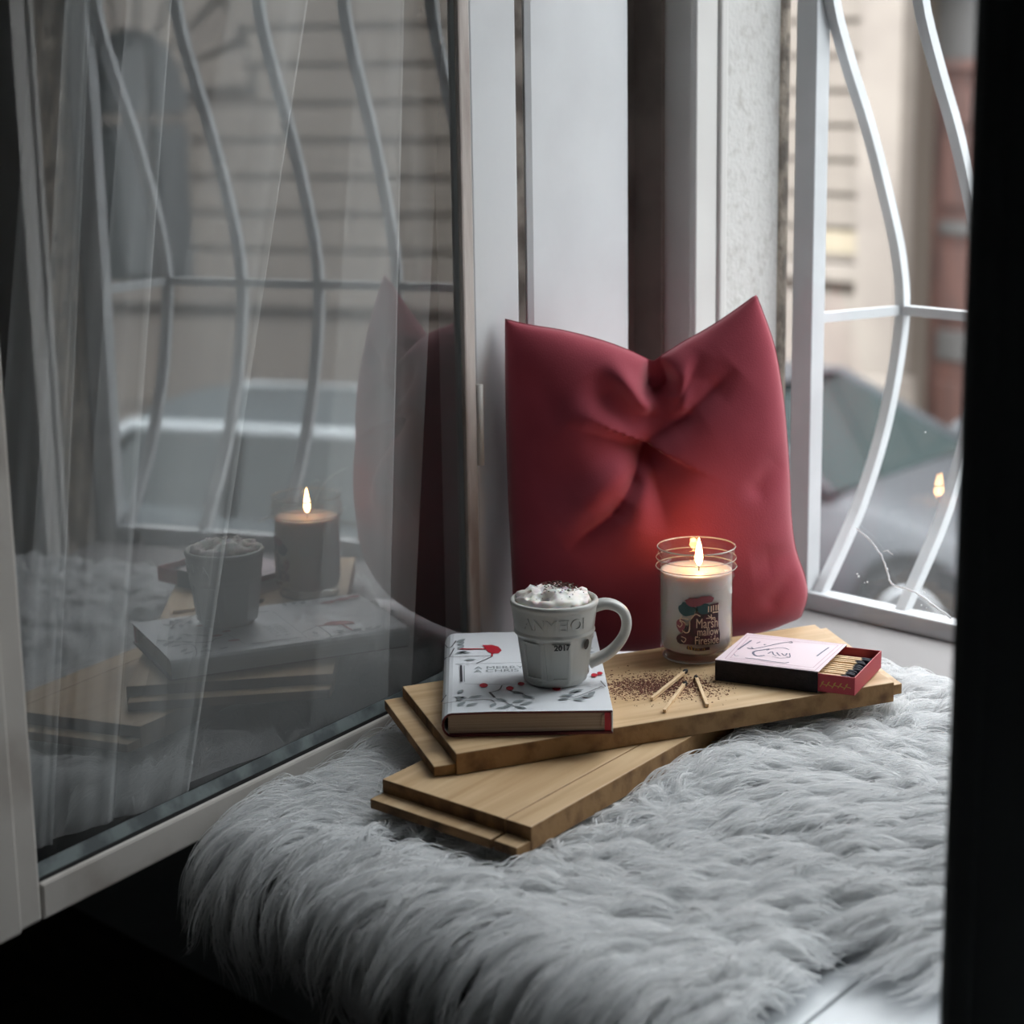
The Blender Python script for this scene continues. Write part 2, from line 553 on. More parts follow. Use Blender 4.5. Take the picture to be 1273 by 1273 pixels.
# ------------------------------------------------------------------ grille outside the pane
gr = thing('window_grille', 'white steel window grille of bars bellied out towards the street', 'window grille', (-1.19, 1.98, 0.0))
def gb(name, x0, x1, y0, y1, z0, z1, bev=0.0015):
    return box(name, x0 + 1.19, x1 + 1.19, y0 - 1.98, y1 - 1.98, z0, z1, M['metalwhite'], gr, bev)
GT = 2.5
gb('frame_post', -1.533, -1.502, 1.972, 1.998, 0.0, GT)
gb('frame_post', -0.862, -0.831, 1.972, 1.998, 0.0, GT)
gb('frame_rail', -1.502, -0.862, 1.972, 1.998, 0.001, 0.0235)
gb('frame_rail', -1.502, -0.862, 1.972, 1.998, GT - 0.025, GT)
prof = [(1.988, .020), (2.031, .072), (2.072, .128), (2.112, .206), (2.138, .287), (2.150, .364), (2.139, .432), (2.111, .504), (2.068, .596), (2.024, .674),
        (1.990, .745), (1.986, .80), (1.986, 1.0), (1.986, 1.3), (1.986, GT - 0.02)]
prof = catmull([(0, a, b) for a, b in prof], 4)
bar_v, bar_f = tube_data([(0, p.y - 1.98, p.z) for p in prof], 0.0098, 4, True)
bar_me = mesh('bar', bar_v, bar_f)
bar_me.materials.append(M['metalwhite'])
BX = [-1.4935 + 0.1245 * i for i in range(6)]
for x in BX:
    b = link('bar', bar_me, None, gr)
    b.location = (x + 1.19, 0, 0)
cv, cf = tube_data([(-1.516 + 1.19, 0.004, 0.368), (-1.4935 + 1.19, 0.170, 0.364), (-0.871 + 1.19, 0.170, 0.364), (-0.848 + 1.19, 0.004, 0.368)], 0.0085, 4, True)
obj('crossbar', cv, cf, M['metalwhite'], gr)

# ------------------------------------------------------------------ street: road, pavement, building opposite
struct(box('ground', -30, 30, 2.2, 10.3, G - 0.2, G, M['asphalt']))
pavement = struct(box('ground_pavement', -30, 30, 10.3, 12.0, G - 0.2, G + 0.12, M['pave']))
bd = thing('stone_building', 'cream stone building across the street with grooved courses and brown door', 'building', (-2, 12.0, G))
def bb(name, x0, x1, y0, y1, z0, z1, mat, parent=None, bev=0.0):
    return box(name, x0 + 2, x1 + 2, y0 - 12.0, y1 - 12.0, z0, z1, mat, parent or bd, bev)
TOP = 7.2
DX0, DX1 = -8.30, -6.85
bm = bmesh.new()
for a in ((-16, DX0, 12.035, 12.9, 0, TOP), (DX1, 4.2, 12.035, 12.9, 0, TOP), (5.04, 13, 12.035, 12.9, 0, TOP),
          (DX0, DX1, 12.035, 12.9, 3.6, TOP), (4.2, 5.04, 12.035, 12.9, 3.35, TOP), (4.2, 5.04, 12.035, 12.9, 0, 1.6)):
    add_box(bm, a[0] + 2, a[1] + 2, a[2] - 12, a[3] - 12, a[4], a[5])
bm_obj('wall', bm, M['wall_stone'], bd)
CH = 0.2455
course_cache = {}
def course(x0, x1, z0):
    key = (round(x0, 2), round(x1, 2))
    if key not in course_cache:
        bm = bmesh.new()
        add_box(bm, x0 + 2, x1 + 2, -0.03, 0.04, 0.0, CH - 0.036, 0.008)
        bmesh.ops.recalc_face_normals(bm, faces=bm.faces)
        me = bpy.data.meshes.new('stone_course')
        bm.to_mesh(me)
        bm.free()
        me.materials.append(M['stone'])
        course_cache[key] = me
    c = link('stone_course', course_cache[key], None, bd)
    c.location = (0, 0, z0)
AX, AZ, AR, AO = 4.62, 2.95, 0.42, 0.92
nrow = int((TOP - 1.64) / CH)
for r in range(nrow):
    z0 = 1.645 + r * CH
    course(-16, -8.70, z0)
    zc = z0 + CH / 2
    if zc < AZ - 0.1:
        lim = AR
    elif zc < AZ + AO + 0.02:
        lim = math.sqrt(max(AO ** 2 - max(zc - AZ, 0) ** 2, 0.0001)) + 0.03
    else:
        lim = 0.0
    course(-6.35, AX - lim, z0)
    if lim:
        course(AX + lim, 13, z0)
    else:
        course(AX, 13, z0)
for k in range(9):                                   # arch stones
    a0, a1 = PI * k / 9 + 0.03, PI * (k + 1) / 9 - 0.03
    v = []
    for y in (-0.035, 0.06):
        for rr, aa in ((AR, a0), (AO, a0), (AO, a1), (AR, a1)):
            v.append((AX + 2 + rr * math.cos(aa), y, AZ + rr * math.sin(aa)))
    obj('arch_stone', v, [(0, 1, 2, 3), (7, 6, 5, 4), (0, 4, 5, 1), (1, 5, 6, 2), (2, 6, 7, 3), (3, 7, 4, 0)], M['stone_smooth'], bd)
w = bb('window_glass', 4.15, 5.09, 12.25, 12.27, 1.5, 3.5, M['win_dark'])
bb('window_frame', 4.60, 4.64, 12.20, 12.25, 1.6, 3.4, M['door_dark'], None)
bb('window_frame', 4.2, 5.04, 12.20, 12.25, 2.72, 2.78, M['stone_smooth'], None)
bb('ledge', -16, DX0 - 0.1, 11.90, 12.04, 1.50, 1.625, M['stone_smooth'], None, 0.012)
bb('ledge', -6.6, 13, 11.90, 12.04, 1.50, 1.625, M['stone_smooth'], None, 0.012)
bb('plinth', -16, DX0 - 0.1, 11.95, 12.04, 0.76, 1.40, M['stone_smooth'])
bb('plinth', -6.6, 13, 11.95, 12.04, 0.76, 1.40, M['stone_smooth'])
bb('plinth_step', -16, DX0 - 0.1, 11.84, 12.04, 0.0, 0.74, M['stone_smooth'], None, 0.02)
bb('plinth_step', -6.6, 13, 11.84, 12.04, 0.0, 0.74, M['stone_smooth'], None, 0.02)
for x0 in (-8.66, -6.85):
    bb('pilaster', x0, x0 + 0.36, 11.86, 12.06, 0.0, 4.2, M['stone_smooth'], None, 0.01)
    bb('pilaster_base', x0 - 0.04, x0 + 0.42, 11.80, 12.06, 0.55, 0.85, M['stone_smooth'], None, 0.03)
bb('cornice', -16, 13, 11.75, 12.1, TOP - 0.3, TOP, M['stone_smooth'], None, 0.03)
bb('wall_patch', -9.05, -8.70, 11.955, 11.975, 1.70, 1.86, M['wall_patch'])  # small flat yellowish rectangle on the wall
dr = bb('door', DX0 - 0.02, DX1 + 0.02, 12.28, 12.34, 0.12, 3.0, M['door'])
bb('transom', DX0 - 0.02, DX1 + 0.02, 12.28, 12.32, 3.06, 3.62, M['door_dark'])
bb('transom_bar', DX0 - 0.02, DX1 + 0.02, 12.22, 12.32, 3.0, 3.07, M['door'])
for i, x in enumerate((DX0 + 0.08, DX0 + 0.74)):
    for zz, hh, mt in ((0.3, 0.5, 'door'), (0.95, 0.22, 'door_dark'), (1.25, 0.5, 'door'), (1.85, 0.10, 'door_dark'), (2.05, 0.5, 'door'), (2.62, 0.26, 'door')):
        bb('door_panel', x, x + 0.52, 12.245, 12.285, zz, zz + hh, M[mt], None, 0.012)


# ------------------------------------------------------------------ parked cars
M['tyre'] = pm('tyre_rubber', srgb(26, 26, 27), 0.85)
M['rim'] = pm('alloy_rim', srgb(150, 152, 154), 0.35, 0.9)
M['carglass'] = pm('car_glass', srgb(46, 56, 56), 0.05, spec=0.6)
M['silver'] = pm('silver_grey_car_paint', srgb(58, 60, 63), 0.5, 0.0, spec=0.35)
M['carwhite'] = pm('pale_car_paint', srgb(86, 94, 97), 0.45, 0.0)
M['caredge'] = pm('roof_edge_highlight', srgb(196, 204, 207), 0.4)  # pale colour painted as the highlight along the roof edge
M['trimblack'] = pm('black_car_trim', srgb(22, 23, 24), 0.6)
M['headlamp'] = pm('headlamp_lens', srgb(210, 214, 216), 0.1, spec=0.8)
M['tail'] = pm('tail_lamp_lens', srgb(140, 24, 22), 0.2)

def car(name, label, loc, rz, paint, L=4.3, W=1.74, Hh=1.36, cowl=0.88, belt=0.86, fwx=1.32, ws=(0.78, 0.02), rear=(-1.25, -1.95), rail=None):
    """x forward, y left, z up, origin on the road under the middle of the car"""
    e = thing(name, label, 'car', loc, rz)
    hw = W / 2
    # body: loft of sections along x
    st = [(L / 2, 0.86, 0.32, 0.52), (L / 2 - 0.07, 0.93, 0.22, 0.62), (L / 2 - 0.35, 0.98, 0.20, 0.72), (fwx + 0.1, 1.0, 0.20, 0.78), (ws[0] + 0.15, 1.0, 0.20, cowl - 0.02),
          (ws[0] - 0.1, 1.0, 0.19, belt), (0, 1.0, 0.19, belt + 0.01), (-1.0, 1.0, 0.19, belt + 0.03), (rear[0] - 0.3, 1.0, 0.20, belt + 0.05), (-L / 2 + 0.25, 0.97, 0.22, belt + 0.03),
          (-L / 2 + 0.06, 0.93, 0.26, belt - 0.06), (-L / 2, 0.86, 0.36, belt - 0.2)]
    v, f = [], []
    for x, k, zl, zs in st:
        w_ = hw * k
        h = zs - zl
        half = [(0, zl), (w_ * 0.88, zl), (w_ * 0.97, zl + 0.08), (w_, zl + h * 0.45), (w_ * 0.985, zl + h * 0.72), (w_ * 0.95, zs - 0.045), (w_ * 0.88, zs), (w_ * 0.5, zs + 0.025), (0, zs + 0.03)]
        ring = half + [(-a, b) for a, b in half[-2:0:-1]]
        v += [(x, a, b) for a, b in ring]
    n = len(ring)
    for i in range(len(st) - 1):
        for k in range(n):
            k2 = (k + 1) % n
            f.append((i * n + k, i * n + k2, (i + 1) * n + k2, (i + 1) * n + k))
    f.append(tuple(range(n)))
    f.append(tuple(range((len(st) - 1) * n, len(st) * n))[::-1])
    body = obj('body', v, f, paint, e, True)
    # cabin
    bw, rw = hw * 0.93, hw * 0.70
    zb, zr = belt - 0.005, Hh
    rx0, rx1 = ws[1], rear[0]
    zrs = zr - 0.07
    A = [(ws[0], bw * 0.96, cowl), (rx0, rw, zrs), (rx1, rw, zrs), (rear[1] + 0.1, bw * 0.95, zb + 0.06)]
    def side(sgn):
        return [(x, y * sgn, z_) for x, y, z_ in A]
    R_, L_ = side(-1), side(1)
    obj('windscreen', [R_[0], L_[0], L_[1], R_[1]], [(0, 1, 2, 3)], M['carglass'], e)
    obj('rear_window', [R_[3], L_[3], L_[2], R_[2]], [(0, 3, 2, 1)], M['carglass'], e)
    # roof, crowned
    rv, rf = [], []
    nx, ny = 8, 8
    for i in range(nx + 1):
        for j in range(ny + 1):
            a, b = i / nx, j / ny * 2 - 1
            x = rx0 + (rx1 - rx0) * a
            rv.append((x + 0.04 * (1 - b * b) * (1 - 2 * a), b * (rw + 0.015), zrs + 0.07 * (1 - b ** 4) * (1 - 0.35 * (2 * a - 1) ** 2)))
    for i in range(nx):
        for j in range(ny):
            q = i * (ny + 1) + j
            rf.append((q, q + 1, q + ny + 2, q + ny + 1))
    obj('roof', rv, rf, paint, e, True)
    mid = 0.5 * (rx0 + rx1) - 0.05
    for sgn, Q in ((-1, R_), (1, L_)):
        def pt(x, t):         # point on the side glass plane, t 0 belt, 1 roof
            return (x, sgn * (bw * 0.97 + (rw - bw * 0.97) * t), zb + (zrs - zb) * t)
        fr, rr = ws[0] - 0.04, rear[1] + 0.2
        obj('side_window', [pt(fr, 0.02), pt(mid + 0.04, 0.02), pt(mid + 0.02, 1), pt(rx0 - 0.02, 1)], [(0, 1, 2, 3)], M['carglass'], e)
        obj('side_window', [pt(mid - 0.05, 0.02), pt(rr + 0.3, 0.04), pt(rx1 + 0.05, 1), pt(mid - 0.06, 1)], [(0, 1, 2, 3)], M['carglass'], e)
        tube('pillar', [Q[0], Q[1], Q[2], Q[3]], 0.034, rail or paint, e, 8)  # takes the painted edge highlight where one is given
        tube('pillar', [pt(mid, 0), pt(mid - 0.02, 1)], 0.045, M['trimblack'], e, 6)
        tube('belt_trim', [pt(fr + 0.05, 0), pt(rr, 0)], 0.014, M['trimblack'], e, 6)
        # mirror
        bm = bmesh.new()
        bmesh.ops.create_uvsphere(bm, u_segments=12, v_segments=8, radius=0.1, matrix=Matrix.Translation((ws[0] - 0.16, sgn * (hw + 0.10), zb + 0.09)) @ Matrix.Diagonal((0.7, 1.15, 0.75, 1)))
        bm_obj('wing_mirror', bm, paint, e, True)
        for x in (0.0, -0.95):
            box('door_handle', x - 0.1, x + 0.1, min(sgn * hw * 0.985, sgn * (hw + 0.02)), max(sgn * hw * 0.985, sgn * (hw + 0.02)), belt - 0.16, belt - 0.13, paint, e, 0.006)
        for x in (fwx, -fwx + 0.02):
            arch, af = [], []
            for k in range(25):
                a = PI * k / 24 * 1.12 - 0.06 * PI
                arch.append((x + 0.37 * math.cos(a), sgn * (hw * 1.0 + 0.004), 0.31 + 0.37 * math.sin(a)))
            arch.append((x, sgn * (hw + 0.004), 0.2))
            for k in range(24):
                af.append((k, k + 1, 25))
            obj('wheel_arch', arch, af, M['trimblack'], e)
            ty = lathe('wheel', [(0.19, -0.10), (0.29, -0.10), (0.31, -0.06), (0.31, 0.06), (0.29, 0.10), (0.19, 0.10)], M['tyre'], e, 32)
            ty.location = (x, sgn * (hw - 0.085), 0.31)
            ty.rotation_euler = (PI / 2, 0, 0)
            rm = lathe('rim', [(0.03, 0.0), (0.05, 0.03), (0.17, 0.015), (0.195, 0.03), (0.2, 0.0)], M['rim'], ty, 24)
            rm.location = (0, 0, -sgn * 0.085)
            rm.rotation_euler = (PI if sgn > 0 else 0, 0, 0)
        box('headlamp', L / 2 - 0.26, L / 2 - 0.02, min(sgn * hw * 0.55, sgn * hw * 0.90), max(sgn * hw * 0.55, sgn * hw * 0.90), 0.52, 0.65, M['headlamp'], e, 0.03)
        box('tail_lamp', -L / 2 - 0.005, -L / 2 + 0.18, min(sgn * hw * 0.62, sgn * hw * 0.92), max(sgn * hw * 0.62, sgn * hw * 0.92), belt - 0.22, belt - 0.08, M['tail'], e, 0.03)
    box('bumper_grille', L / 2 - 0.03, L / 2 + 0.015, -hw * 0.5, hw * 0.5, 0.34, 0.50, M['trimblack'], e, 0.01)
    box('number_plate', L / 2 + 0.01, L / 2 + 0.02, -0.26, 0.26, 0.40, 0.51, M['headlamp'], e, 0.003)
    return e
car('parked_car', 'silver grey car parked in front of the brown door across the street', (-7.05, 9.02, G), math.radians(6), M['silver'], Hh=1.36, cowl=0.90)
car('parked_car', 'pale white car parked across the street below the arched window', (1.35, 8.75, G), math.radians(180), M['carwhite'], L=4.2, W=1.66, Hh=1.47, cowl=1.0, belt=1.0, rail=M['caredge'])


# ------------------------------------------------------------------ fur throw on the seat
M['hide'] = pm('fur_backing', srgb(225, 226, 228), 0.95)
def fur_mat():
    m, N, L = new_mat('white_fur')
    p = N['Principled BSDF']
    p.inputs['Roughness'].default_value = 0.5
    p.inputs['Specular IOR Level'].default_value = 0.35
    hi_ = N.new('ShaderNodeHairInfo')
    rp = N.new('ShaderNodeValToRGB')
    rp.color_ramp.elements[0].color = srgb(230, 232, 233)
    rp.color_ramp.elements[1].color = srgb(252, 252, 252)
    L.new(hi_.outputs['Random'], rp.inputs['Fac'])
    L.new(rp.outputs['Color'], p.inputs['Base Color'])
    tl = N.new('ShaderNodeBsdfTranslucent')
    L.new(rp.outputs['Color'], tl.inputs['Color'])
    mx_ = N.new('ShaderNodeMixShader')
    mx_.inputs['Fac'].default_value = 0.5
    L.new(p.outputs[0], mx_.inputs[1])
    L.new(tl.outputs[0], mx_.inputs[2])
    L.new(mx_.outputs[0], N['Material Output'].inputs['Surface'])
    return m
M['fur'] = fur_mat()
FE = 1.055           # front edge of the seat where the throw bends down
UB = [(-1.3116, 1.1933), (-1.1413, 1.6476), (-1.33, 1.7618), (-1.5017, 1.2933)]        # upper board outline
LB = [(-1.1713, 1.1516), (-1.2581, 1.6032), (-1.4427, 1.5914), (-1.3559, 1.1398)]      # lower board outline
UBX = [(-1.300, 1.168), (-1.125, 1.652), (-1.33, 1.775), (-1.525, 1.272)]
LBX = [(-1.169, 1.126), (-1.2551, 1.6072), (-1.4447, 1.5954), (-1.368, 1.116)]

def bend(x, q, h):
    """lay (x, q, height) over the seat top and down its front edge"""
    R_ = 0.062
    th = np.clip((FE - q) / R_, 0, PI / 2)
    over = np.maximum(FE - q - R_ * PI / 2, 0)
    y = np.where(q >= FE, q, FE - (R_ + h) * np.sin(th))
    z_ = np.where(q >= FE, h, -R_ + (R_ + h) * np.cos(th) - over)
    return x, y, z_ - 0.022

def ramp(q):                           # the throw rises gently from the bench onto the sill
    k = np.clip((q - 1.22) / 0.24, 0, 1)
    return 0.0255 * k * k * (3 - 2 * k)

def left_lim(q):                       # keep clear of the sash bottom rail
    return (-1.189 + 0.03 - MN.y * q) / MN.x + 0.35 * max(0, 1.12 - float(np.min(q))) if np.ndim(q) == 0 else (-1.189 + 0.03 - MN.y * q) / MN.x + 0.35 * np.maximum(0, 1.12 - q)

def inside(poly, x, y):
    r = np.zeros(x.shape, bool)
    n = len(poly)
    for i in range(n):
        x0, y0 = poly[i]
        x1, y1 = poly[(i + 1) % n]
        c = ((y0 > y) != (y1 > y)) & (x < (x1 - x0) * (y - y0) / (y1 - y0 + 1e-12) + x0)
        r ^= c
    return r

def region(x, q):
    right = np.where(q < 1.30, -0.872 - 0.03 * (q - 1.09) / 0.14, -0.785)
    backl = 1.765 + 0.02 * np.sin(14 * x)
    ll = np.where(q < 1.44, left_lim(np.minimum(q, 1.44)), -1.56)
    return (x > ll) & (x < right) & (q < backl) & (q > FE - 0.004 - 0.010 * np.sin(9 * x) - 0.008 * np.sin(31 * x + 1))

_nk = [(RNG.normal(size=2) * s, RNG.uniform(0, 2 * PI), a) for s, a in ((5, 1.0), (5, 1.0), (11, 0.7), (11, 0.7), (22, 0.5), (22, 0.5))]
def snoise(x, y):
    r = 0 * x
    for k, p, a in _nk:
        r = r + a * np.sin(k[0] * x + k[1] * y + p)
    return r

def fur():
    e = thing('fur_throw', 'shaggy white fur throw spread over the window seat and hanging off its edge', 'throw', (-1.2, 1.3, 0.0))
    # backing
    v, f = [], []
    nx, nq = 40, 44
    qs = np.linspace(FE - 0.012, 1.755, nq)
    for q in qs:
        lo = float(left_lim(min(q, 1.44))) + 0.012 if q < 1.44 else -1.545
        hi = -0.892 if q < 1.28 else -0.80
        for i in range(nx):
            x = lo + (hi - lo) * i / (nx - 1)
            X, Y, Z = bend(np.array(x), np.array(q), np.array(0.004 + float(ramp(np.array(q)))))
            v.append((float(X) + 1.2, float(Y) - 1.3, float(Z)))
    for j in range(nq - 1):
        for i in range(nx - 1):
            f.append((j * nx + i, j * nx + i + 1, (j + 1) * nx + i + 1, (j + 1) * nx + i))
    obj('backing', v, f, M['hide'], e, True)
    # locks of hair
    NC, K, P = 5200, 24, 12
    x = RNG.uniform(-1.62, -0.75, NC * 3)
    q = RNG.uniform(FE - 0.08, 1.80, NC * 3)
    ok = region(x, q)
    x, q = x[ok][:NC], q[ok][:NC]
    n = len(x)
    ang = -PI / 2 - 0.15 + 0.36 * snoise(x * 0.8, q * 0.8) + RNG.normal(size=n) * 0.20
    back = np.clip((q - 1.56) / 0.15, 0, 1)
    ang = np.where(RNG.uniform(size=n) < back, PI * 0.36 + RNG.normal(size=n) * 0.5, ang)
    edge = np.clip((1.15 - q) / 0.15, 0, 1)
    ang = ang * (1 - edge) + (-PI / 2 - 0.30 + RNG.normal(size=n) * 0.38) * edge
    for _ in range(8):
        hit = np.zeros(n, bool)
        for d in (0.02, 0.045, 0.07):
            tx, tq_ = x + d * np.cos(ang), q + d * np.sin(ang)
            hit |= inside(LBX, tx, tq_) | (inside(UBX, tx, tq_) & ~inside(UBX, x, q))
        ang = np.where(hit, ang + RNG.choice([-1, 1], n) * RNG.uniform(0.5, 1.2, n), ang)
    ln = RNG.uniform(0.065, 0.130, n) * np.where(q > 1.5, 0.62, 1)
    curl = RNG.normal(size=n) * 0.42
    hgt = RNG.uniform(0.010, 0.030, n) * (1 - 0.35 * np.clip((q - 1.3) / 0.2, 0, 1))
    # strands
    X = np.repeat(x, K)[:, None]
    Q = np.repeat(q, K)[:, None]
    A = np.repeat(ang, K)[:, None]
    Ln = np.repeat(ln, K)[:, None] * RNG.uniform(0.75, 1.12, (n * K, 1))
    Cu = np.repeat(curl, K)[:, None]
    Hg = np.repeat(hgt, K)[:, None] * RNG.uniform(0.6, 1.3, (n * K, 1))
    t = np.linspace(0, 1, P)[None, :]
    offx = RNG.normal(size=(n * K, 1)) * 0.0085
    offq = RNG.normal(size=(n * K, 1)) * 0.0085
    conv = 1 - 0.93 * t ** 0.8
    aa = A + Cu * (t - 0.3)
    wph = RNG.uniform(0, 6.28, (n * K, 1)) * 0.10 + np.repeat(RNG.uniform(0, 6.28, n), K)[:, None]
    wob = 0.0034 * np.sin(2 * PI * 1.1 * t + wph) * t
    dx = np.cumsum(np.cos(aa), 1) - np.cos(aa[:, :1])
    dq = np.cumsum(np.sin(aa), 1) - np.sin(aa[:, :1])
    px = X + offx * conv + dx / (P - 1) * Ln - np.sin(aa) * wob
    pq = Q + offq * conv + dq / (P - 1) * Ln + np.cos(aa) * wob
    h = 0.006 + ramp(pq) + Hg * np.sin(PI * np.minimum(t * 1.15, 1) * 0.80) + 0.002 * RNG.normal(size=(n * K, 1)) * t
    bx, by, bz = bend(px, pq, np.maximum(h, 0.004))
    # nothing under the boards, under the cushion, in the sash or inside the pier
    bad = np.zeros(n * K, bool)
    for j in range(P):
        for poly, lo_z, top in ((UBX, 0.034, 0.064), (LBX, 0.013, 0.042)):
            bad |= inside(poly, bx[:, j], by[:, j]) & (bz[:, j] < top) & (bz[:, j] > lo_z)
        bad |= bx[:, j] * MN.x + by[:, j] * MN.y < -1.184
        bad |= (by[:, j] > 1.797) | (bx[:, j] > -0.742)
        bad |= (bx[:, j] * -0.718 + by[:, j] * 0.696 > 2.165) & (bx[:, j] < -1.36)
    keep = ~bad
    bx, by, bz = bx[keep], by[keep], bz[keep]
    m = len(bx)
    cu = bpy.data.hair_curves.new('fur_pile')
    cu.add_curves([P] * m)
    pos = np.stack([bx + 1.2, by - 1.3, bz], -1).reshape(-1).astype(np.float32)
    cu.attributes['position'].data.foreach_set('vector', pos) if 'position' in cu.attributes else cu.position_data.foreach_set('vector', pos)
    rad = (np.repeat(RNG.uniform(0.00038, 0.00075, (m, 1)), P, 1) * (1 - 0.8 * t ** 2)).reshape(-1).astype(np.float32)
    at = cu.attributes.get('radius') or cu.attributes.new('radius', 'FLOAT', 'POINT')
    at.data.foreach_set('value', rad)
    cu.materials.append(M['fur'])
    o = bpy.data.objects.new('fur_pile', cu)
    COL.objects.link(o)
    o.parent = e
    o['kind'] = 'stuff'
fur()


# ------------------------------------------------------------------ wooden boards
def wood(name, c1, c2, c3):
    m, N, L = new_mat(name)
    p = N['Principled BSDF']
    p.inputs['Roughness'].default_value = 0.55
    tc = N.new('ShaderNodeTexCoord')
    mp = N.new('ShaderNodeMapping')
    mp.inputs['Scale'].default_value = (3, 40, 40)
    L.new(tc.outputs['Object'], mp.inputs['Vector'])
    n1 = N.new('ShaderNodeTexNoise')
    n1.inputs['Scale'].default_value = 1.2
    n1.inputs['Detail'].default_value = 8
    n1.inputs['Distortion'].default_value = 0.6
    L.new(mp.outputs['Vector'], n1.inputs['Vector'])
    r = N.new('ShaderNodeValToRGB')
    r.color_ramp.elements[0].position = 0.30
    r.color_ramp.elements[0].color = c2
    r.color_ramp.elements[1].position = 0.62
    r.color_ramp.elements[1].color = c1
    k = r.color_ramp.elements.new(0.80)
    k.color = c3
    L.new(n1.outputs['Fac'], r.inputs['Fac'])
    # end and edge faces are rougher and browner
    n2 = N.new('ShaderNodeTexNoise')
    n2.inputs['Scale'].default_value = 60
    L.new(tc.outputs['Object'], n2.inputs['Vector'])
    L.new(r.outputs['Color'], p.inputs['Base Color'])
    bp = N.new('ShaderNodeBump')
    bp.inputs['Strength'].default_value = 0.25
    bp.inputs['Distance'].default_value = 0.002
    L.new(n1.outputs['Fac'], bp.inputs['Height'])
    L.new(bp.outputs['Normal'], p.inputs['Normal'])
    return m
M['wood'] = wood('pale_pine', srgb(204, 174, 134), srgb(178, 145, 104), srgb(216, 190, 152))
M['woodedge'] = pm('rough_pine_edge', srgb(158, 122, 80), 0.8, col2=srgb(112, 80, 50), nscale=45, lo=0.45, hi=0.7, bump=0.4, bscale=80)
M['woodend'] = pm('dark_pine_end', srgb(140, 104, 66), 0.85, col2=srgb(66, 44, 28), nscale=30, lo=0.4, hi=0.65, bump=0.5, bscale=90)

def lerp2(a, b, t):
    return (a[0] + (b[0] - a[0]) * t, a[1] + (b[1] - a[1]) * t)

def paint_sides(o, long_dir):
    """top keeps the grain; long sides and ends get their own timber faces"""
    me = o.data
    me.materials.append(M['woodedge'])
    me.materials.append(M['woodend'])
    for p in me.polygons:
        if abs(p.normal.z) < 0.6:
            p.material_index = 2 if abs(p.normal.x) > 0.8 else 1

ub = thing('wooden_board', 'pale pine board carrying the book, candle and matchbox, lying on another board', 'board', (-1.3214, 1.4740, 0.0387), math.radians(69.6))
U = to_local(ub, UB)            # order: near-left, near-right, far-right, far-left as one looks along the board
o = prism('plank', U, 0.0, 0.0213, M['wood'], ub, 0.0012)
paint_sides(o, 0)
tl = [(U[0][0] + 0.0005, U[0][1] + 0.003), (U[3][0] + 0.0005, U[3][1] - 0.001), (U[3][0] - 0.021, U[3][1] - 0.003), (U[0][0] - 0.021, U[0][1] + 0.004)]
o = prism('tongue', tl[::-1], 0.0005, 0.0105, M['wood'], ub, 0.001)
paint_sides(o, 0)
tr_ = [(U[1][0] - 0.0005, U[1][1] + 0.004), (U[2][0] - 0.0005, U[2][1] - 0.003), (U[2][0] + 0.013, U[2][1] - 0.004), (U[1][0] + 0.013, U[1][1] + 0.005)]
o = prism('tongue', tr_, 0.0055, 0.0165, M['wood'], ub, 0.001)
paint_sides(o, 0)
lb = thing('wooden_board', 'lower pine board of two planks resting on the fur below the other board', 'board', (-1.307, 1.372, 0.0155), math.radians(100.9))
Lq = to_local(lb, LB)
for a, b in ((0.0, 0.162), (0.168, 1.0)):
    q = [lerp2(Lq[0], Lq[3], a), lerp2(Lq[1], Lq[2], a), lerp2(Lq[1], Lq[2], b), lerp2(Lq[0], Lq[3], b)]
    o = prism('plank', q, 0.0, 0.0228, M['wood'], lb, 0.001)
    paint_sides(o, 0)
    tq = [(q[0][0] + 0.0005, q[0][1] + 0.0006), (q[3][0] + 0.0005, q[3][1] - 0.0006), (q[3][0] - 0.020, q[3][1] - 0.0012), (q[0][0] - 0.020, q[0][1] + 0.0012)]
    o = prism('tongue', tq[::-1], 0.0006, 0.0100, M['wood'], lb, 0.001)
    paint_sides(o, 0)

# ------------------------------------------------------------------ book
M['cover'] = pm('white_book_cover', srgb(222, 226, 230), 0.45)
M['pages'] = pm('page_edges', srgb(186, 168, 150), 0.9, col2=srgb(150, 132, 116), nscale=3, stretch=(0.3, 0.3, 400))
M['maroon'] = pm('maroon_cover_lining', srgb(92, 22, 32), 0.6)
M['print_red'] = pm('red_print', srgb(178, 24, 44), 0.5)
M['print_grey'] = pm('grey_green_print', srgb(140, 149, 152), 0.5)
M['print_dark'] = pm('dark_print', srgb(50, 48, 56), 0.5)
BA = math.radians(46.9)
bk = thing('book', 'white hardcover book printed with a red bird, berries and grey branches', 'book', (-1.3545, 1.2145, 0.0603), BA)
BW, BL, BH = 0.163, 0.266, 0.0240
box('page_block', 0.006, BW - 0.006, 0.003, BL - 0.003, 0.0025, BH - 0.0022, M['pages'], bk, 0.0006)
def cover_profile():
    """one bent sheet: lower board, rounded spine, upper board (x,z outline), swept along y"""
    out, inn = [], []
    th = 0.0022
    out = [(BW, 0.0), (0.010, 0.0)]
    for k in range(9):
        a = -PI / 2 - PI * k / 8
        out.append((0.010 + 0.010 * math.cos(a), BH / 2 + BH / 2 * math.sin(a)))
    out += [(0.05, BH + 0.0006), (BW * 0.6, BH), (BW, BH - 0.0006)]
    inn = [(BW, th), (0.010, th)]
    for k in range(9):
        a = -PI / 2 - PI * k / 8
        inn.append((0.010 + (0.010 - th) * math.cos(a), BH / 2 + (BH / 2 - th) * math.sin(a)))
    inn += [(0.05, BH + 0.0006 - th), (BW * 0.6, BH - th), (BW, BH - 0.0006 - th)]
    return out, inn
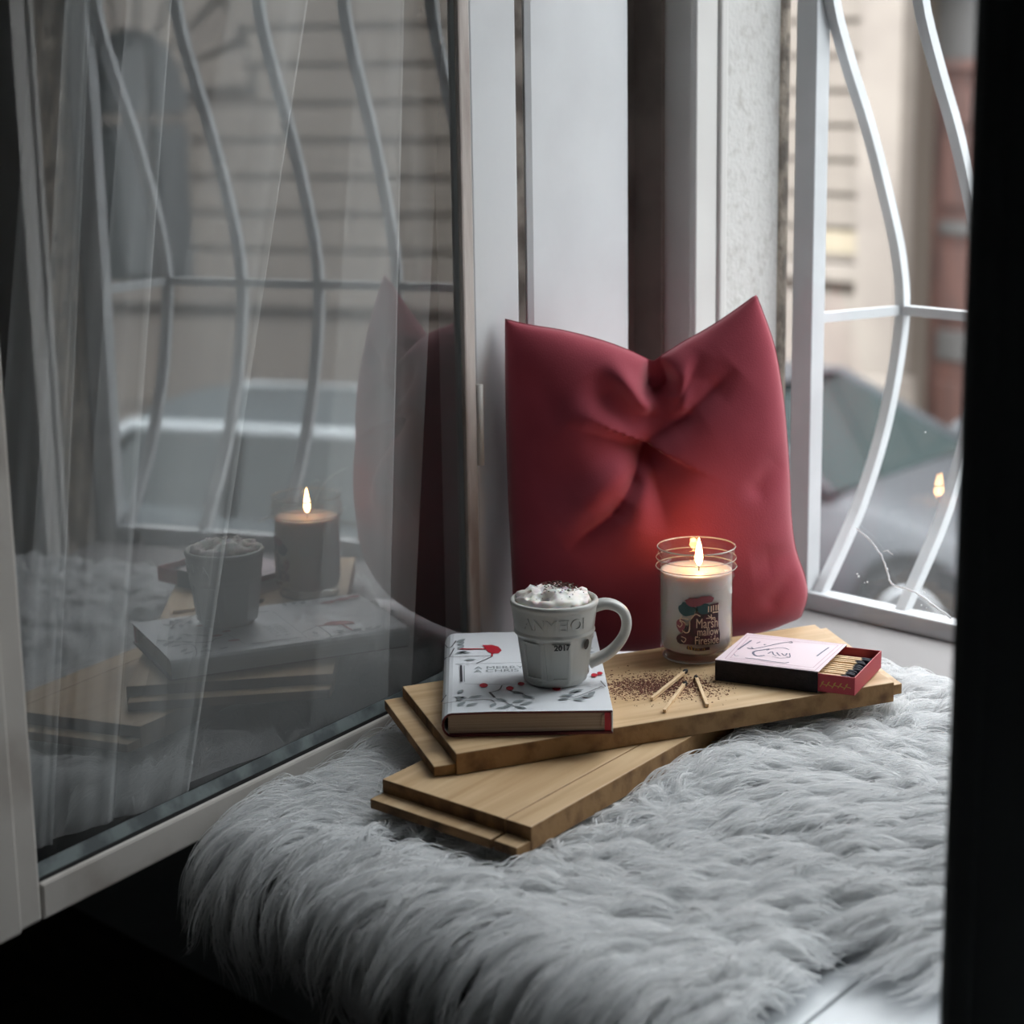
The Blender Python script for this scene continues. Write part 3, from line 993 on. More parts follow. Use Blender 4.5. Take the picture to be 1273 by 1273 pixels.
co, ci = cover_profile()
v, f = [], []
n = len(co)
for y in (0.0, BL):
    v += [(x, y, z_) for x, z_ in co] + [(x, y, z_) for x, z_ in ci]
N2 = 2 * n
for i in range(n - 1):
    f.append((i, N2 + i, N2 + i + 1, i + 1))
    f.append((n + i, n + i + 1, N2 + n + i + 1, N2 + n + i))
    f.append((i, i + 1, n + i + 1, n + i))
    f.append((N2 + i, N2 + n + i, N2 + n + i + 1, N2 + i + 1))
for a in (0, n - 1):
    f.append((a, n + a, N2 + n + a, N2 + a))
me = mesh('cover', v, f)
bm = bmesh.new()
bm.from_mesh(me)
bmesh.ops.recalc_face_normals(bm, faces=bm.faces)
bm.to_mesh(me)
bm.free()
me.materials.append(M['cover'])
me.materials.append(M['maroon'])
for p in me.polygons:
    if abs(p.normal.y) > 0.9 or (p.normal.z < -0.9 and p.center.z > 0.01) or p.center.z < 0.003:
        p.material_index = 1
cover = link('cover', me, None, bk)
# folded jacket flap at the fore edge, with its red and cream end
box('jacket_flap', BW - 0.0012, BW + 0.0004, 0.001, BL - 0.001, 0.001, BH - 0.0012, M['cover'], cover, 0.0003)
box('endpaper', BW - 0.0075, BW - 0.0016, 0.0012, 0.004, 0.0026, BH - 0.0035, M['print_red'], bk)
box('headband', BW - 0.0105, BW - 0.0075, 0.0016, 0.004, 0.006, BH - 0.006, M['pages'], bk)
HB = ((0.161213085, 0.055865921, -0.038191362), (-0.006819113, -0.490976121, 0.282178044), (-0.014025044, 0.302207937, 1.0))
def bq(X, Y):
    X, Y = X / 1000, Y / 1000
    a = [r[0] * X + r[1] * Y + r[2] for r in HB]
    return (a[0] / a[2], a[1] / a[2])
PZ = BH + 0.0011
def pr(name, parts, mat, parent=cover, z_=PZ):
    v, f = join_data(parts)
    return obj(name, [(a, b, z_) for a, b, *_ in v], f, mat, parent)
def stroke(pts, w):
    q = [bq(*p) for p in pts]
    if len(q) > 2:
        q = [(p.x, p.y) for p in catmull([(a, b, 0) for a, b in q], 4)]
    return ribbon(q, w)
def blob(c, l, w, ang, n=12):
    v = [(c[0] + l * math.cos(2 * PI * k / n) * math.cos(ang) - w * math.sin(2 * PI * k / n) * math.sin(ang),
          c[1] + l * math.cos(2 * PI * k / n) * math.sin(ang) + w * math.sin(2 * PI * k / n) * math.cos(ang), 0) for k in range(n)]
    return v, [tuple(range(n))]
def leaf(c, l, w, ang):
    q = [(-l, 0), (-l * .3, w), (l * .4, w * .8), (l, 0), (l * .4, -w * .8), (-l * .3, -w)]
    v = [(c[0] + x * math.cos(ang) - y * math.sin(ang), c[1] + x * math.sin(ang) + y * math.cos(ang), 0) for x, y in q]
    return v, [tuple(range(6))]
for p in (
    [(165, 212), (210, 190), (380, 186), (495, 186)], [(210, 190), (262, 130)], [(380, 236), (500, 190)],
    [(70, 512), (200, 496), (385, 486), (425, 508)], [(60, 502), (110, 452)], [(420, 437), (480, 420), (508, 390)], [(600, 436), (700, 486)],
    [(880, 490), (1010, 465), (1176, 402)], [(1176, 366), (1200, 406)], [(470, 480), (520, 520), (600, 550)], [(200, 100), (230, 130), (290, 80)],
    [(1040, 330), (1110, 310)], [(940, 455), (1010, 432)], [(1000, 480), (1100, 470)]):
    pr('printed_branch', [stroke(p, 0.0011)], M['print_dark'])
pr('printed_branch', [stroke([(410, 435), (435, 475)], 0.0024)], M['print_dark'])
lv = [(125, 430, 70), (165, 470, -20), (305, 465, 25), (195, 515, 60), (265, 520, 40), (410, 525, 70), (470, 545, 20), (590, 500, 30), (665, 470, -25), (600, 440, -35), (475, 490, -40),
      (640, 515, 35), (510, 530, 50), (590, 550, -40), (250, 100, 60), (270, 125, 70), (320, 160, -15), (240, 160, 40), (1000, 430, 20), (1060, 470, 0), (1095, 450, 60), (930, 460, 10),
      (900, 485, 20), (1000, 490, -20), (1070, 310, 10), (1060, 330, 0), (1150, 170, 10), (1180, 190, 0), (345, 210, 0), (90, 480, 60), (215, 80, 50), (1140, 150, 30)]
for X, Y, a in lv:
    c = bq(X, Y)
    c = (min(max(c[0], 0.018), BW - 0.010), min(max(c[1], 0.010), BL - 0.010))
    pr('printed_leaf', [leaf(c, 0.0072 + random.uniform(-.001, .001), 0.0030, math.radians(a))], M['print_grey'])
for X, Y, s in ((385, 388, 1), (555, 410, 0.9), (868, 415, 1), (1145, 325, .8), (1185, 313, .7), (1135, 40, 1.1), (1102, 68, 1.3), (1072, 101, 1.2), (640, 380, .8), (800, 390, .8)):
    pr('printed_berry', [blob(bq(X, Y), 0.0070 * s, 0.0042 * s, PI / 2)], M['print_red'])
bird = [(455, 112), (520, 112), (560, 125), (575, 150), (550, 168), (505, 172), (480, 160), (470, 138)]
pr('printed_bird', [([(*bq(*p), 0) for p in bird], [tuple(range(len(bird)))[::-1]]), stroke([(300, 136), (475, 138)], 0.0030), stroke([(505, 165), (498, 190)], 0.0018)], M['print_red'])
for p in ([(272, 248), (240, 362)], [(1031, 240), (1015, 360)]):
    pr('printed_frame', [stroke(p, 0.0022)], M['print_dark'])
for p in ([(285, 240), (290, 238), (1020, 232)], [(255, 376), (600, 384), (1000, 372)], [(292, 250), (262, 362)]):
    pr('printed_frame', [stroke(p, 0.0008)], M['print_grey'])
for txt, X, Y, sz in (('A MERRY', 355, 268, 0.0125), ('A CHRIS', 345, 290, 0.0125)):
    tm = text_mesh(txt, sz, 0, 'LEFT')
    t0 = bq(X, Y)
    o = link('printed_title', tm, M['print_grey'], cover)
    o.location = (t0[0], t0[1], PZ)

# ------------------------------------------------------------------ mug with whipped cream
M['mug'] = pm('glazed_grey_white_ceramic', srgb(196, 196, 192), 0.28, col2=srgb(184, 184, 178), nscale=10, lo=0.45, hi=0.7)
M['ink'] = pm('black_print', srgb(16, 16, 17), 0.5)
M['cream'] = pm('whipped_cream', srgb(240, 236, 230), 0.55, Subsurface_Weight=0.25, Subsurface_Scale=0.004)
M['cocoa'] = pm('cocoa_crumbs', srgb(96, 58, 50), 0.9, col2=srgb(66, 36, 30), nscale=80)
M['cocoa2'] = pm('cocoa_powder', srgb(136, 90, 76), 0.9, col2=srgb(92, 56, 46), nscale=300)
M['coffee'] = pm('milky_coffee', srgb(178, 140, 110), 0.3)
CAMR = math.radians(45.908)         # local +x of the mug and jar points to the right as seen from the room, -y towards the room
mug = thing('mug', 'grey white ceramic mug with moulded facade relief, 2017 print and whipped cream', 'mug', (-1.3468, 1.3608, 0.0860), CAMR)
MH = 0.0835
def mug_r(z_, a):
    t = z_ / MH
    r = 0.0318 + 0.0105 * min(t / 0.95, 1)
    if t > 0.655:
        r += 0.0006
    if 0.585 < t < 0.655:
        r += 0.0018 * math.sin((t - 0.585) / 0.07 * PI)
    if t > 0.93:
        r += 0.0008 * math.sin(min((t - 0.93) / 0.07, 1) * PI)
    if t < 0.60 and t > 0.02:
        # eight shallow facets with thin ribs
        k = 8
        d = (a * k / (2 * PI) + 0.5) % 1 - 0.5
        r += -0.0011 * math.cos(d * PI) ** 2 + (0.0013 * math.exp(-((abs(d) - 0.5) / 0.07) ** 2))
    if t <= 0.06:
        r -= 0.0025 * (1 - t / 0.06)
    return r
v, f = [], []
na, nz = 128, 64
zz = [MH * k / (nz - 1) for k in range(nz)]
for z_ in zz:
    for k in range(na):
        a = 2 * PI * k / na
        r = mug_r(z_, a)
        v.append((r * math.cos(a), r * math.sin(a), z_))
for z_ in [MH + 0.0006, MH - 0.001] + [MH - 0.004 - (MH - 0.012) * k / 12 for k in range(13)]:
    for k in range(na):
        a = 2 * PI * k / na
        r = 0.0318 + 0.0105 * min(max(z_, 0) / MH / 0.95, 1) - (0.0015 if z_ > MH else 0.0032)
        v.append((r * math.cos(a), r * math.sin(a), z_))
rows = nz + 15
for i in range(rows - 1):
    for k in range(na):
        k2 = (k + 1) % na
        f.append((i * na + k, i * na + k2, (i + 1) * na + k2, (i + 1) * na + k))
f.append(tuple(range(na))[::-1])
f.append(tuple(range((rows - 1) * na, rows * na)))
obj('mug_body', v, f, M['mug'], mug, True)
# moulded door surround on the front
def wrap(me, R0, taper, phi0, zc):
    """wrap a flat xy mesh around the mug or jar: x along the girth, y up, z outwards"""
    for p in me.vertices:
        x, y, d = p.co
        z_ = zc + y
        R_ = R0(z_) + d
        a = phi0 + x / R0(z_)
        p.co = (R_ * math.cos(a), R_ * math.sin(a), z_)
    me.update()
    return me
RM = lambda z_: 0.0318 + 0.0105 * min(z_ / MH / 0.95, 1)
def panel_ring(w, h, b, d):
    bm = bmesh.new()
    for a in ((-w, -w + b, -h, h), (w - b, w, -h, h), (-w + b, w - b, h - b, h), (-w + b, w - b, -h, -h + b)):
        n_ = 6
        for i in range(n_):
            x0 = a[0] + (a[1] - a[0]) * i / n_
            x1 = a[0] + (a[1] - a[0]) * (i + 1) / n_
            add_box(bm, x0, x1, a[2], a[3], -0.001, d)
    me = bpy.data.meshes.new('relief_panel')
    bmesh.ops.recalc_face_normals(bm, faces=bm.faces)
    bm.to_mesh(me)
    bm.free()
    return me
FR = -PI / 2
for ph, w in ((FR + 0.16, 0.0095), (FR - 0.62, 0.0125), (FR + 1.55, 0.0125)):
    me = panel_ring(w, 0.0195, 0.0022, 0.0011)
    link('relief_panel', wrap(me, RM, 0, ph, 0.0270), M['mug'], mug)
me = text_mesh('ANMEIOI', 0.0165, 0.0010)
link('relief_lettering', wrap(me, lambda z_: RM(z_) + 0.0008, 0, FR - 0.02, 0.0655), M['mug'], mug)
me = text_mesh('2017', 0.0080, 0.0, 'CENTER', 0.00035)
for p in me.vertices:
    p.co.x *= 0.95
    p.co.z = 0.0016
link('printed_year', wrap(me, RM, 0, FR + 0.17, 0.0432), M['ink'], mug)
bmv, bmf = blob((0, 0), 0.0054, 0.0042, PI / 2, 24)
me = mesh('printed_oval', [(a, b, 0.0014) for a, b, c_ in bmv], bmf)
link('printed_oval', wrap(me, RM, 0, FR + 0.92, 0.0425), M['ink'], mug)
# handle towards local +x
hp = catmull([(0.036, 0, 0.0735), (0.052, 0, 0.0770), (0.066, 0, 0.0710), (0.0715, 0, 0.058), (0.0675, 0, 0.042), (0.054, 0, 0.0265), (0.034, 0, 0.0165)], 6)
hv, hf = tube_data(hp, [0.0052 + 0.0012 * abs(2 * i / (len(hp) - 1) - 1) ** 2 for i in range(len(hp))], 12)
hv = [(p[0], p[1] * 1.45, p[2]) for p in hv]
obj('handle', hv, hf, M['mug'], mug, True)
# drink and cream
lathe('drink', [(0.001, 0.078), (0.0385, 0.078), (0.0385, 0.0795), (0.001, 0.0795)], M['coffee'], mug, 40)
def cream():
    bm = bmesh.new()
    blobs = []
    for k in range(85):
        r = 0.032 * math.sqrt(random.random())
        a = random.uniform(0, 2 * PI)
        s = random.uniform(0.0040, 0.0072)
        h = 0.0790 + 0.0085 * (1 - (r / 0.036) ** 2) + random.uniform(-0.001, 0.0022)
        blobs.append((r * math.cos(a), r * math.sin(a), h, s))
    for k in range(22):
        a = 2 * PI * k / 22 + random.uniform(-.1, .1)
        r = random.uniform(0.0315, 0.0345)
        blobs.append((r * math.cos(a), r * math.sin(a), 0.0812 + random.uniform(0, .003), random.uniform(0.0042, 0.0062)))
    mb = bpy.data.metaballs.new('cream')
    mb.resolution = 0.0022
    mb.render_resolution = 0.0016
    mb.threshold = 0.35
    ob = bpy.data.objects.new('cream', mb)
    COL.objects.link(ob)
    for x, y, z_, s in blobs:
        el = mb.elements.new()
        el.co = (x, y, z_)
        el.radius = s * 1.55
    bpy.context.view_layer.update()
    dg = bpy.context.evaluated_depsgraph_get()
    me = bpy.data.meshes.new_from_object(ob.evaluated_get(dg))
    bpy.data.objects.remove(ob)
    bpy.data.metaballs.remove(mb)
    bm.free()
    co = np.empty(len(me.vertices) * 3)
    me.vertices.foreach_get('co', co)
    co = co.reshape(-1, 3)
    co += 0.0010 * np.sin(co[:, [1, 2, 0]] * 800) + 0.0007 * np.sin(co[:, [2, 0, 1]] * 1900)
    me.vertices.foreach_set('co', co.reshape(-1))
    me.materials.clear()
    link('whipped_cream', me, M['cream'], mug, True)
    return blobs
cb = cream()
def flakes(name, pts, size, mat, parent):
    v, f = [], []
    for (x, y, z_) in pts:
        s = size * random.uniform(0.4, 1.3)
        k = len(v)
        a = random.uniform(0, 6.28)
        c_, s_ = math.cos(a), math.sin(a)
        e1, e2 = s * random.uniform(0.5, 1.2), s * random.uniform(0.3, 0.7)
        v += [(x + c_ * e1, y + s_ * e1, z_), (x - s_ * e2, y + c_ * e2, z_), (x - c_ * e1, y - s_ * e1, z_), (x + s_ * e2, y - c_ * e2, z_), (x, y, z_ + s * random.uniform(0.3, 0.7))]
        f += [(k, k + 1, k + 4), (k + 1, k + 2, k + 4), (k + 2, k + 3, k + 4), (k + 3, k, k + 4), (k + 3, k + 2, k + 1, k)]
    return obj(name, v, f, mat, parent, kind='stuff')
top = []
for k in range(230):
    x, y = random.gauss(0.006, 0.010), random.gauss(0.002, 0.010)
    if k > 190:
        x, y = random.uniform(-.03, .03), random.uniform(-.03, .03)
    r = math.hypot(x, y)
    if r < 0.032:
        top.append((x, y, 0.0828 + 0.0150 * (1 - (r / 0.040) ** 2) + random.uniform(-0.001, 0.0012)))
flakes('cocoa_topping', top, 0.0021, M['cocoa'], mug)

# ------------------------------------------------------------------ candle in a glass jar
M['jar'] = glass_mat('jar_glass', 1.45, (0.97, 0.985, 0.98, 1))
M['wax'] = pm('pale_candle_wax', srgb(198, 184, 178), 0.5, Subsurface_Weight=0.6, Subsurface_Scale=0.02, Subsurface_Radius=(1.0, 0.45, 0.28))
M['wick'] = pm('burnt_wick', srgb(30, 24, 22), 0.9)
M['flame'] = emit_mat('candle_flame', (1.0, 0.50, 0.20, 1), 62)
M['label_dark'] = pm('dark_label_print', srgb(52, 28, 32), 0.5, col2=srgb(84, 30, 44), nscale=120)
M['label_teal'] = pm('teal_label_print', srgb(34, 74, 78), 0.5)
M['label_rose'] = pm('rose_label_print', srgb(140, 74, 82), 0.6)
M['label_cream'] = pm('cream_label_lettering', srgb(226, 196, 168), 0.5)
M['gold'] = pm('gold_label_print', srgb(176, 138, 66), 0.4, 0.4)
jar = thing('candle_jar', 'lit pale candle in a ridged glass jar with dark printed label', 'candle', (-1.3482, 1.5773, 0.0603), CAMR)
JP = [(0.001, 0.0), (0.030, 0.0), (0.0335, 0.0015), (0.0365, 0.006), (0.0385, 0.014), (0.0392, 0.030), (0.0395, 0.080), (0.0398, 0.0875), (0.0412, 0.0905), (0.0412, 0.0925),
      (0.0402, 0.0945), (0.0402, 0.0965), (0.0426, 0.0985), (0.0432, 0.1005), (0.0424, 0.1025), (0.0406, 0.1045), (0.0406, 0.1065), (0.0426, 0.109), (0.0428, 0.1105), (0.0412, 0.1125), (0.0406, 0.116),
      (0.0412, 0.1205), (0.0408, 0.1222), (0.0396, 0.1226), (0.0390, 0.1212), (0.0388, 0.112), (0.0388, 0.095), (0.0380, 0.060), (0.0375, 0.020), (0.034, 0.010), (0.001, 0.0085)]
lathe('glass', JP, M['jar'], jar, 64, False)
M['jarline'] = pm('glass_rim_edge', srgb(196, 190, 184), 0.12, spec=0.9, Alpha=0.55)
for r, z_, t_ in ((0.0412, 0.1218, 0.0008), (0.0428, 0.1005, 0.0006), (0.0424, 0.1098, 0.0005), (0.0345, 0.0022, 0.0012)):
    tube('rim', [(r * math.cos(2 * PI * k / 48), r * math.sin(2 * PI * k / 48), z_) for k in range(49)], t_, M['jarline'], jar, 6)
lathe('wax', [(0.001, 0.0105), (0.030, 0.0108), (0.0355, 0.014), (0.0372, 0.022), (0.0376, 0.060), (0.0380, 0.0955), (0.0376, 0.0968), (0.034, 0.0962), (0.020, 0.0948), (0.001, 0.0942)], M['wax'], jar, 64)
tube('wick', [(0.003, 0.002, 0.094), (0.003, 0.002, 0.099), (0.0036, 0.002, 0.1035)], 0.0007, M['wick'], jar, 6)
fl = [(0.0004, 0.100), (0.0022, 0.1015), (0.0036, 0.105), (0.0041, 0.109), (0.0036, 0.114), (0.0026, 0.120), (0.0014, 0.126), (0.0003, 0.130)]
flame = lathe('flame', fl, M['flame'], jar, 20)
flame.location = (0.003, 0.002, 0)
RJ = lambda z_: 0.0396 + 0.0002
def jar_print(name, poly2d, mat, lift=0.0):
    """polygon (x girth, z height) tessellated in vertical strips and wrapped on the jar"""
    bm = bmesh.new()
    vs = [bm.verts.new((x, y, lift)) for x, y in poly2d]
    bm.faces.new(vs)
    bmesh.ops.triangulate(bm, faces=bm.faces)
    for _ in range(3):
        bmesh.ops.subdivide_edges(bm, edges=[e for e in bm.edges if e.calc_length() > 0.004], cuts=1)
        bmesh.ops.triangulate(bm, faces=bm.faces)
    me = bpy.data.meshes.new(name)
    bm.to_mesh(me)
    bm.free()
    return link(name, wrap(me, RJ, 0, FR - 0.03, 0.0), mat, jar)
def wob(cx, cz, rx, rz, n=18, k=0.12):
    return [(cx + rx * math.cos(2 * PI * i / n) * random.uniform(1 - k, 1 + k), cz + rz * math.sin(2 * PI * i / n) * random.uniform(1 - k, 1 + k)) for i in range(n)]
jar_print('label_patch', [(-.018, .025), (.024, .024), (.025, .034), (.0225, .045), (.0225, .069), (.012, .068), (.004, .064), (-.006, .056), (-.010, .046), (-.016, .038), (-.021, .032)], M['label_dark'])
jar_print('label_patch', wob(-.012, .063, .009, .008), M['label_teal'], .0001)
jar_print('label_patch', wob(.006, .064, .008, .006), M['label_teal'], .0001)
jar_print('label_patch', wob(-.004, .071, .010, .005), M['label_rose'], .0002)
jar_print('label_patch', wob(.008, .0735, .009, .004), M['label_rose'], .0002)
jar_print('label_patch', wob(-.019, .045, .005, .007), M['label_rose'], .0001)
jar_print('label_patch', wob(-.016, .030, .008, .006), M['label_dark'], .0001)
for txt, x, z_, sz in (('Marsh', 0.0095, 0.0475, 0.0150), ('mallow', 0.0105, 0.0385, 0.0125), ('Fireside', 0.0095, 0.0290, 0.0130)):
    me = text_mesh(txt, sz, 0.0)
    for p in me.vertices:
        p.co.x = p.co.x * 0.66 + x
        p.co.z = 0.0007
    link('label_lettering', wrap(me, RJ, 0, FR - 0.03, z_), M['label_cream'], jar)
def jar_stroke(name, pts, w, mat):
    q = [(p.x, p.y) for p in catmull([(a, b, 0) for a, b in pts], 5)] if len(pts) > 2 else pts
    v, f = ribbon(q, w)
    me = mesh(name, [(a, b, 0.0008) for a, b, c_ in v], f)
    return link(name, wrap(me, RJ, 0, FR - 0.03, 0.0), mat, jar)
for pts, w in (([(.0105, .0665), (.0105, .0600)], .0013), ([(.0135, .0665), (.0135, .0600)], .0013), ([(.0160, .0670), (.0160, .0610)], .0012), ([(.0190, .0670), (.0190, .0610)], .0012),
               ([(.0215, .0670), (.0215, .0610)], .0012), ([(.0150, .0592), (.0220, .0592)], .0013), ([(.008, .0535), (.018, .0535)], .0010), ([(.0135, .0575), (.0140, .051)], .0010),
               ([(.010, .0565), (.0165, .0515)], .0009), ([(-.008, .0525), (-.003, .058), (.002, .056)], .0010), ([(-.009, .051), (-.0095, .040), (-.013, .0375), (-.017, .040)], .0012),
               ([(-.019, .0525), (-.014, .0530), (-.010, .0520)], .0011), ([(-.020, .050), (-.017, .047), (-.0195, .043), (-.022, .045)], .0009), ([(-.018, .033), (-.013, .031), (-.015, .027), (-.018, .029)], .0009),
               ([(-.0175, .0555), (-.0195, .0510), (-.015, .0490), (-.013, .0460)], .0010)):
    jar_stroke('label_flourish', pts, w, M['label_cream'])
jar_stroke('label_band', [(-.012, .0215), (0, .0195), (.012, .0205)], .0032, M['label_dark'])
for x in (-.0105, -.0075):
    jar_stroke('label_band', [(x, .0235), (x + .001, .0190)], .0012, M['gold'])
for x, w in ((-.003, .0020), (.000, .0018), (.0055, .0026)):
    jar_stroke('label_band', [(x - w / 2, .0198), (x + w / 2, .0199)], .0022, M['gold'])

# ------------------------------------------------------------------ matchbox and matches
M['mbtop'] = pm('pink_white_card', srgb(222, 204, 210), 0.5)
M['mbside'] = pm('black_striking_strip', srgb(24, 20, 24), 0.85, col2=srgb(34, 28, 32), nscale=150, bump=0.3, bscale=400)
M['mbred'] = pm('red_card_tray', srgb(168, 42, 54), 0.5)
M['stick'] = pm('match_wood', srgb(228, 200, 162), 0.7, col2=srgb(208, 176, 134), nscale=20, stretch=(3, 40, 40))
M['head'] = pm('blue_black_match_head', srgb(28, 32, 46), 0.7)
M['burnt'] = pm('burnt_match_head', srgb(24, 20, 19), 0.9)
MA = math.radians(20.5)
mx = thing('matchbox', 'open pink topped matchbox with black striking side and red tray', 'matchbox', (-1.2795, 1.5270, 0.0603), MA)
ML, MW, MHH = 0.110, 0.104, 0.0222
th = 0.0009
boxes('sleeve', [(0, ML, 0.0004, MW - 0.0004, 0.0, th), (0, ML, 0.0004, MW - 0.0004, MHH - th, MHH)], M['mbtop'], mx, 0.0003)
box('striking_strip', 0.0005, ML - 0.0005, -0.0004, th, 0.0, MHH - 0.0008, M['mbside'], mx, 0.0002)
box('striking_strip', 0.0005, ML - 0.0005, MW - th, MW + 0.0004, 0.0, MHH - 0.0008, M['mbside'], mx, 0.0002)
TX0, TX1 = 0.038, 0.1475
tz = MHH - 0.0024
boxes('tray', [(TX0, TX1, 0.0016, MW - 0.0016, 0.0012, 0.0022), (TX0, TX1, 0.0016, 0.0028, 0.0022, tz), (TX0, TX1, MW - 0.0028, MW - 0.0016, 0.0022, tz),
               (TX1 - 0.0012, TX1, 0.0028, MW - 0.0028, 0.0022, tz), (TX0, TX0 + 0.0012, 0.0028, MW - 0.0028, 0.0022, tz)], M['mbred'], mx, 0.0002)
def mstroke(name, pts, w, mat, z_=MHH + 0.0002, hom=True):
    H_ = ((0.085278864, 0.087715403, -0.023305127), (0.03861444, -0.308915518, 0.1137191), (-0.08382485, 0.06849024, 1.0))
    q = []
    for X, Y in pts:
        X, Y = X / 1000, Y / 1000
        a = [r[0] * X + r[1] * Y + r[2] for r in H_]
        q.append((a[0] / a[2], a[1] / a[2]))
    if len(q) > 2:
        q = [(p.x, p.y) for p in catmull([(a, b, 0) for a, b in q], 5)]
    v, f = ribbon(q, w)
    return obj(name, [(a, b, z_) for a, b, c_ in v], f, mat, mx)
M['script'] = pm('slate_script_print', srgb(92, 96, 116), 0.5)
M['rule'] = pm('dusty_rose_rule', srgb(186, 150, 164), 0.5)
for pts, w in (([(690, 175), (560, 195), (420, 225), (300, 245), (240, 235)], .0016), ([(480, 250), (340, 270), (315, 295), (360, 325), (440, 320)], .0024), ([(450, 265), (520, 245), (620, 240), (680, 262)], .0012),
               ([(240, 345), (380, 362), (520, 385), (650, 402), (700, 396)], .0015), ([(470, 300), (510, 280), (530, 310), (560, 325)], .0014), ([(560, 290), (590, 320), (610, 325)], .0014),
               ([(610, 300), (650, 325), (665, 300)], .0014), ([(660, 335), (700, 340), (690, 300)], .0012), ([(690, 175), (700, 190), (670, 188)], .0014), ([(280, 225), (310, 245), (285, 240)], .0012),
               ([(410, 205), (430, 200)], .0020), ([(520, 330), (600, 350), (700, 345)], .0008), ([(140, 250), (200, 205), (270, 150)], .0020), ([(960, 335), (1010, 290), (1065, 245)], .0018),
               ([(370, 170), (330, 185)], .0012), ([(110, 300), (130, 320), (165, 318)], .0008)):
    mstroke('printed_script', pts, w, M['script'])
for pts in ([(20, 350), (215, 85)], [(215, 85), (1200, 215)], [(1200, 215), (960, 480)], [(960, 480), (20, 350)], [(75, 340), (240, 115)], [(240, 115), (1150, 225)], [(1150, 225), (940, 452)], [(940, 452), (75, 340)]):
    mstroke('printed_rule', pts, .0007, M['rule'])
# gilt flourish on the tray side
gv, gf = [], []
for k in range(5):
    x0 = TX0 + 0.0735 + k * 0.0062
    q = [(p.x, p.y) for p in catmull([(x0, 0.006 + .001 * (k % 2), 0), (x0 + 0.004, 0.0125, 0), (x0 + 0.002, 0.010, 0), (x0 + 0.0075, 0.0085 - .001 * (k % 2), 0)], 4)]
    v, f = ribbon(q, .0008)
    gf += [tuple(i + len(gv) for i in p) for p in f]
    gv += [(a, 0.00145, b) for a, b, c_ in v]
obj('gilt_script', gv, gf, M['gold'], mx)

def match_mesh():
    v, f = [], []
    bm = bmesh.new()
    add_box(bm, 0, 0.0905, -0.0017, 0.0017, -0.0017, 0.0017, 0.0002)
    me1 = bpy.data.meshes.new('stick')
    bmesh.ops.recalc_face_normals(bm, faces=bm.faces)
    bm.to_mesh(me1)
    bm.free()
    bm = bmesh.new()
    bmesh.ops.create_icosphere(bm, subdivisions=2, radius=1.0, matrix=Matrix.Translation((0.0895, 0, 0)) @ Matrix.Diagonal((0.0066, 0.0026, 0.0026, 1)))
    me2 = bpy.data.meshes.new('match_head')
    bm.to_mesh(me2)
    bm.free()
    me1.materials.append(M['stick'])
    for p in me2.polygons:
        p.use_smooth = True
    me2.materials.append(M['head'])
    return me1, me2
st_me, hd_me = match_mesh()
hb_me = hd_me.copy()
hb_me.materials.clear()
hb_me.materials.append(M['burnt'])
def match(p0, rz, label, group, head, ry=0.0):
    e = thing('match', label, 'match', p0, rz, group)
    e.rotation_euler = (0, ry, rz)
    link('stick', st_me, None, e)
    link('match_head', head, None, e)
    return e
ca, sa = math.cos(MA), math.sin(MA)
for layer, cnt in ((0, 15), (1, 15), (2, 13)):
    for k in range(cnt):
        y = 0.0068 + k * 0.0064 + (0.002 if layer == 1 else 0) + random.uniform(-.0006, .0006)
        x = 0.0425 + random.uniform(0, 0.0055)
        z_ = 0.0603 + 0.0022 + 0.0026 + layer * 0.0044
        match((-1.2795 + ca * x - sa * y, 1.5270 + sa * x + ca * y, z_), MA + random.uniform(-0.02, 0.02), 'unused match with blue black head lying in the open matchbox', 'matches inside the matchbox', hd_me)
for (x0, y0), (x1, y1), lb_ in (((-1.282, 1.4324), (-1.3123, 1.5201), 'spent match lying across the other two on the board'),
                                ((-1.2477, 1.413), (-1.2915, 1.4949), 'middle spent match of the three fanned out on the board'),
                                ((-1.2284, 1.4548), (-1.302, 1.5222), 'spent match pointing towards the matchbox, beside the fanned pair')):
    hi = 0.0 if 'across' not in lb_ else 0.0026
    match((x0, y0, 0.0622), math.atan2(y1 - y0, x1 - x0), lb_, 'spent matches on the board', hb_me, -hi / 0.09)

# cocoa spilled on the board
cp = []
while len(cp) < 3600:
    t_ = random.random()
    x = -1.335 + 0.055 * t_ + random.gauss(0, 0.019)
    y = 1.447 + 0.052 * t_ + random.gauss(0, 0.019)
    if inside(UB, np.array(x), np.array(y)):
        cp.append((x, y, 0.0602))
co_ = flakes('cocoa_crumbs', cp, 0.0013, M['cocoa2'], None)
tag(co_, 'brown cocoa crumbs scattered on the board around the spent matches', 'cocoa', kind='stuff')

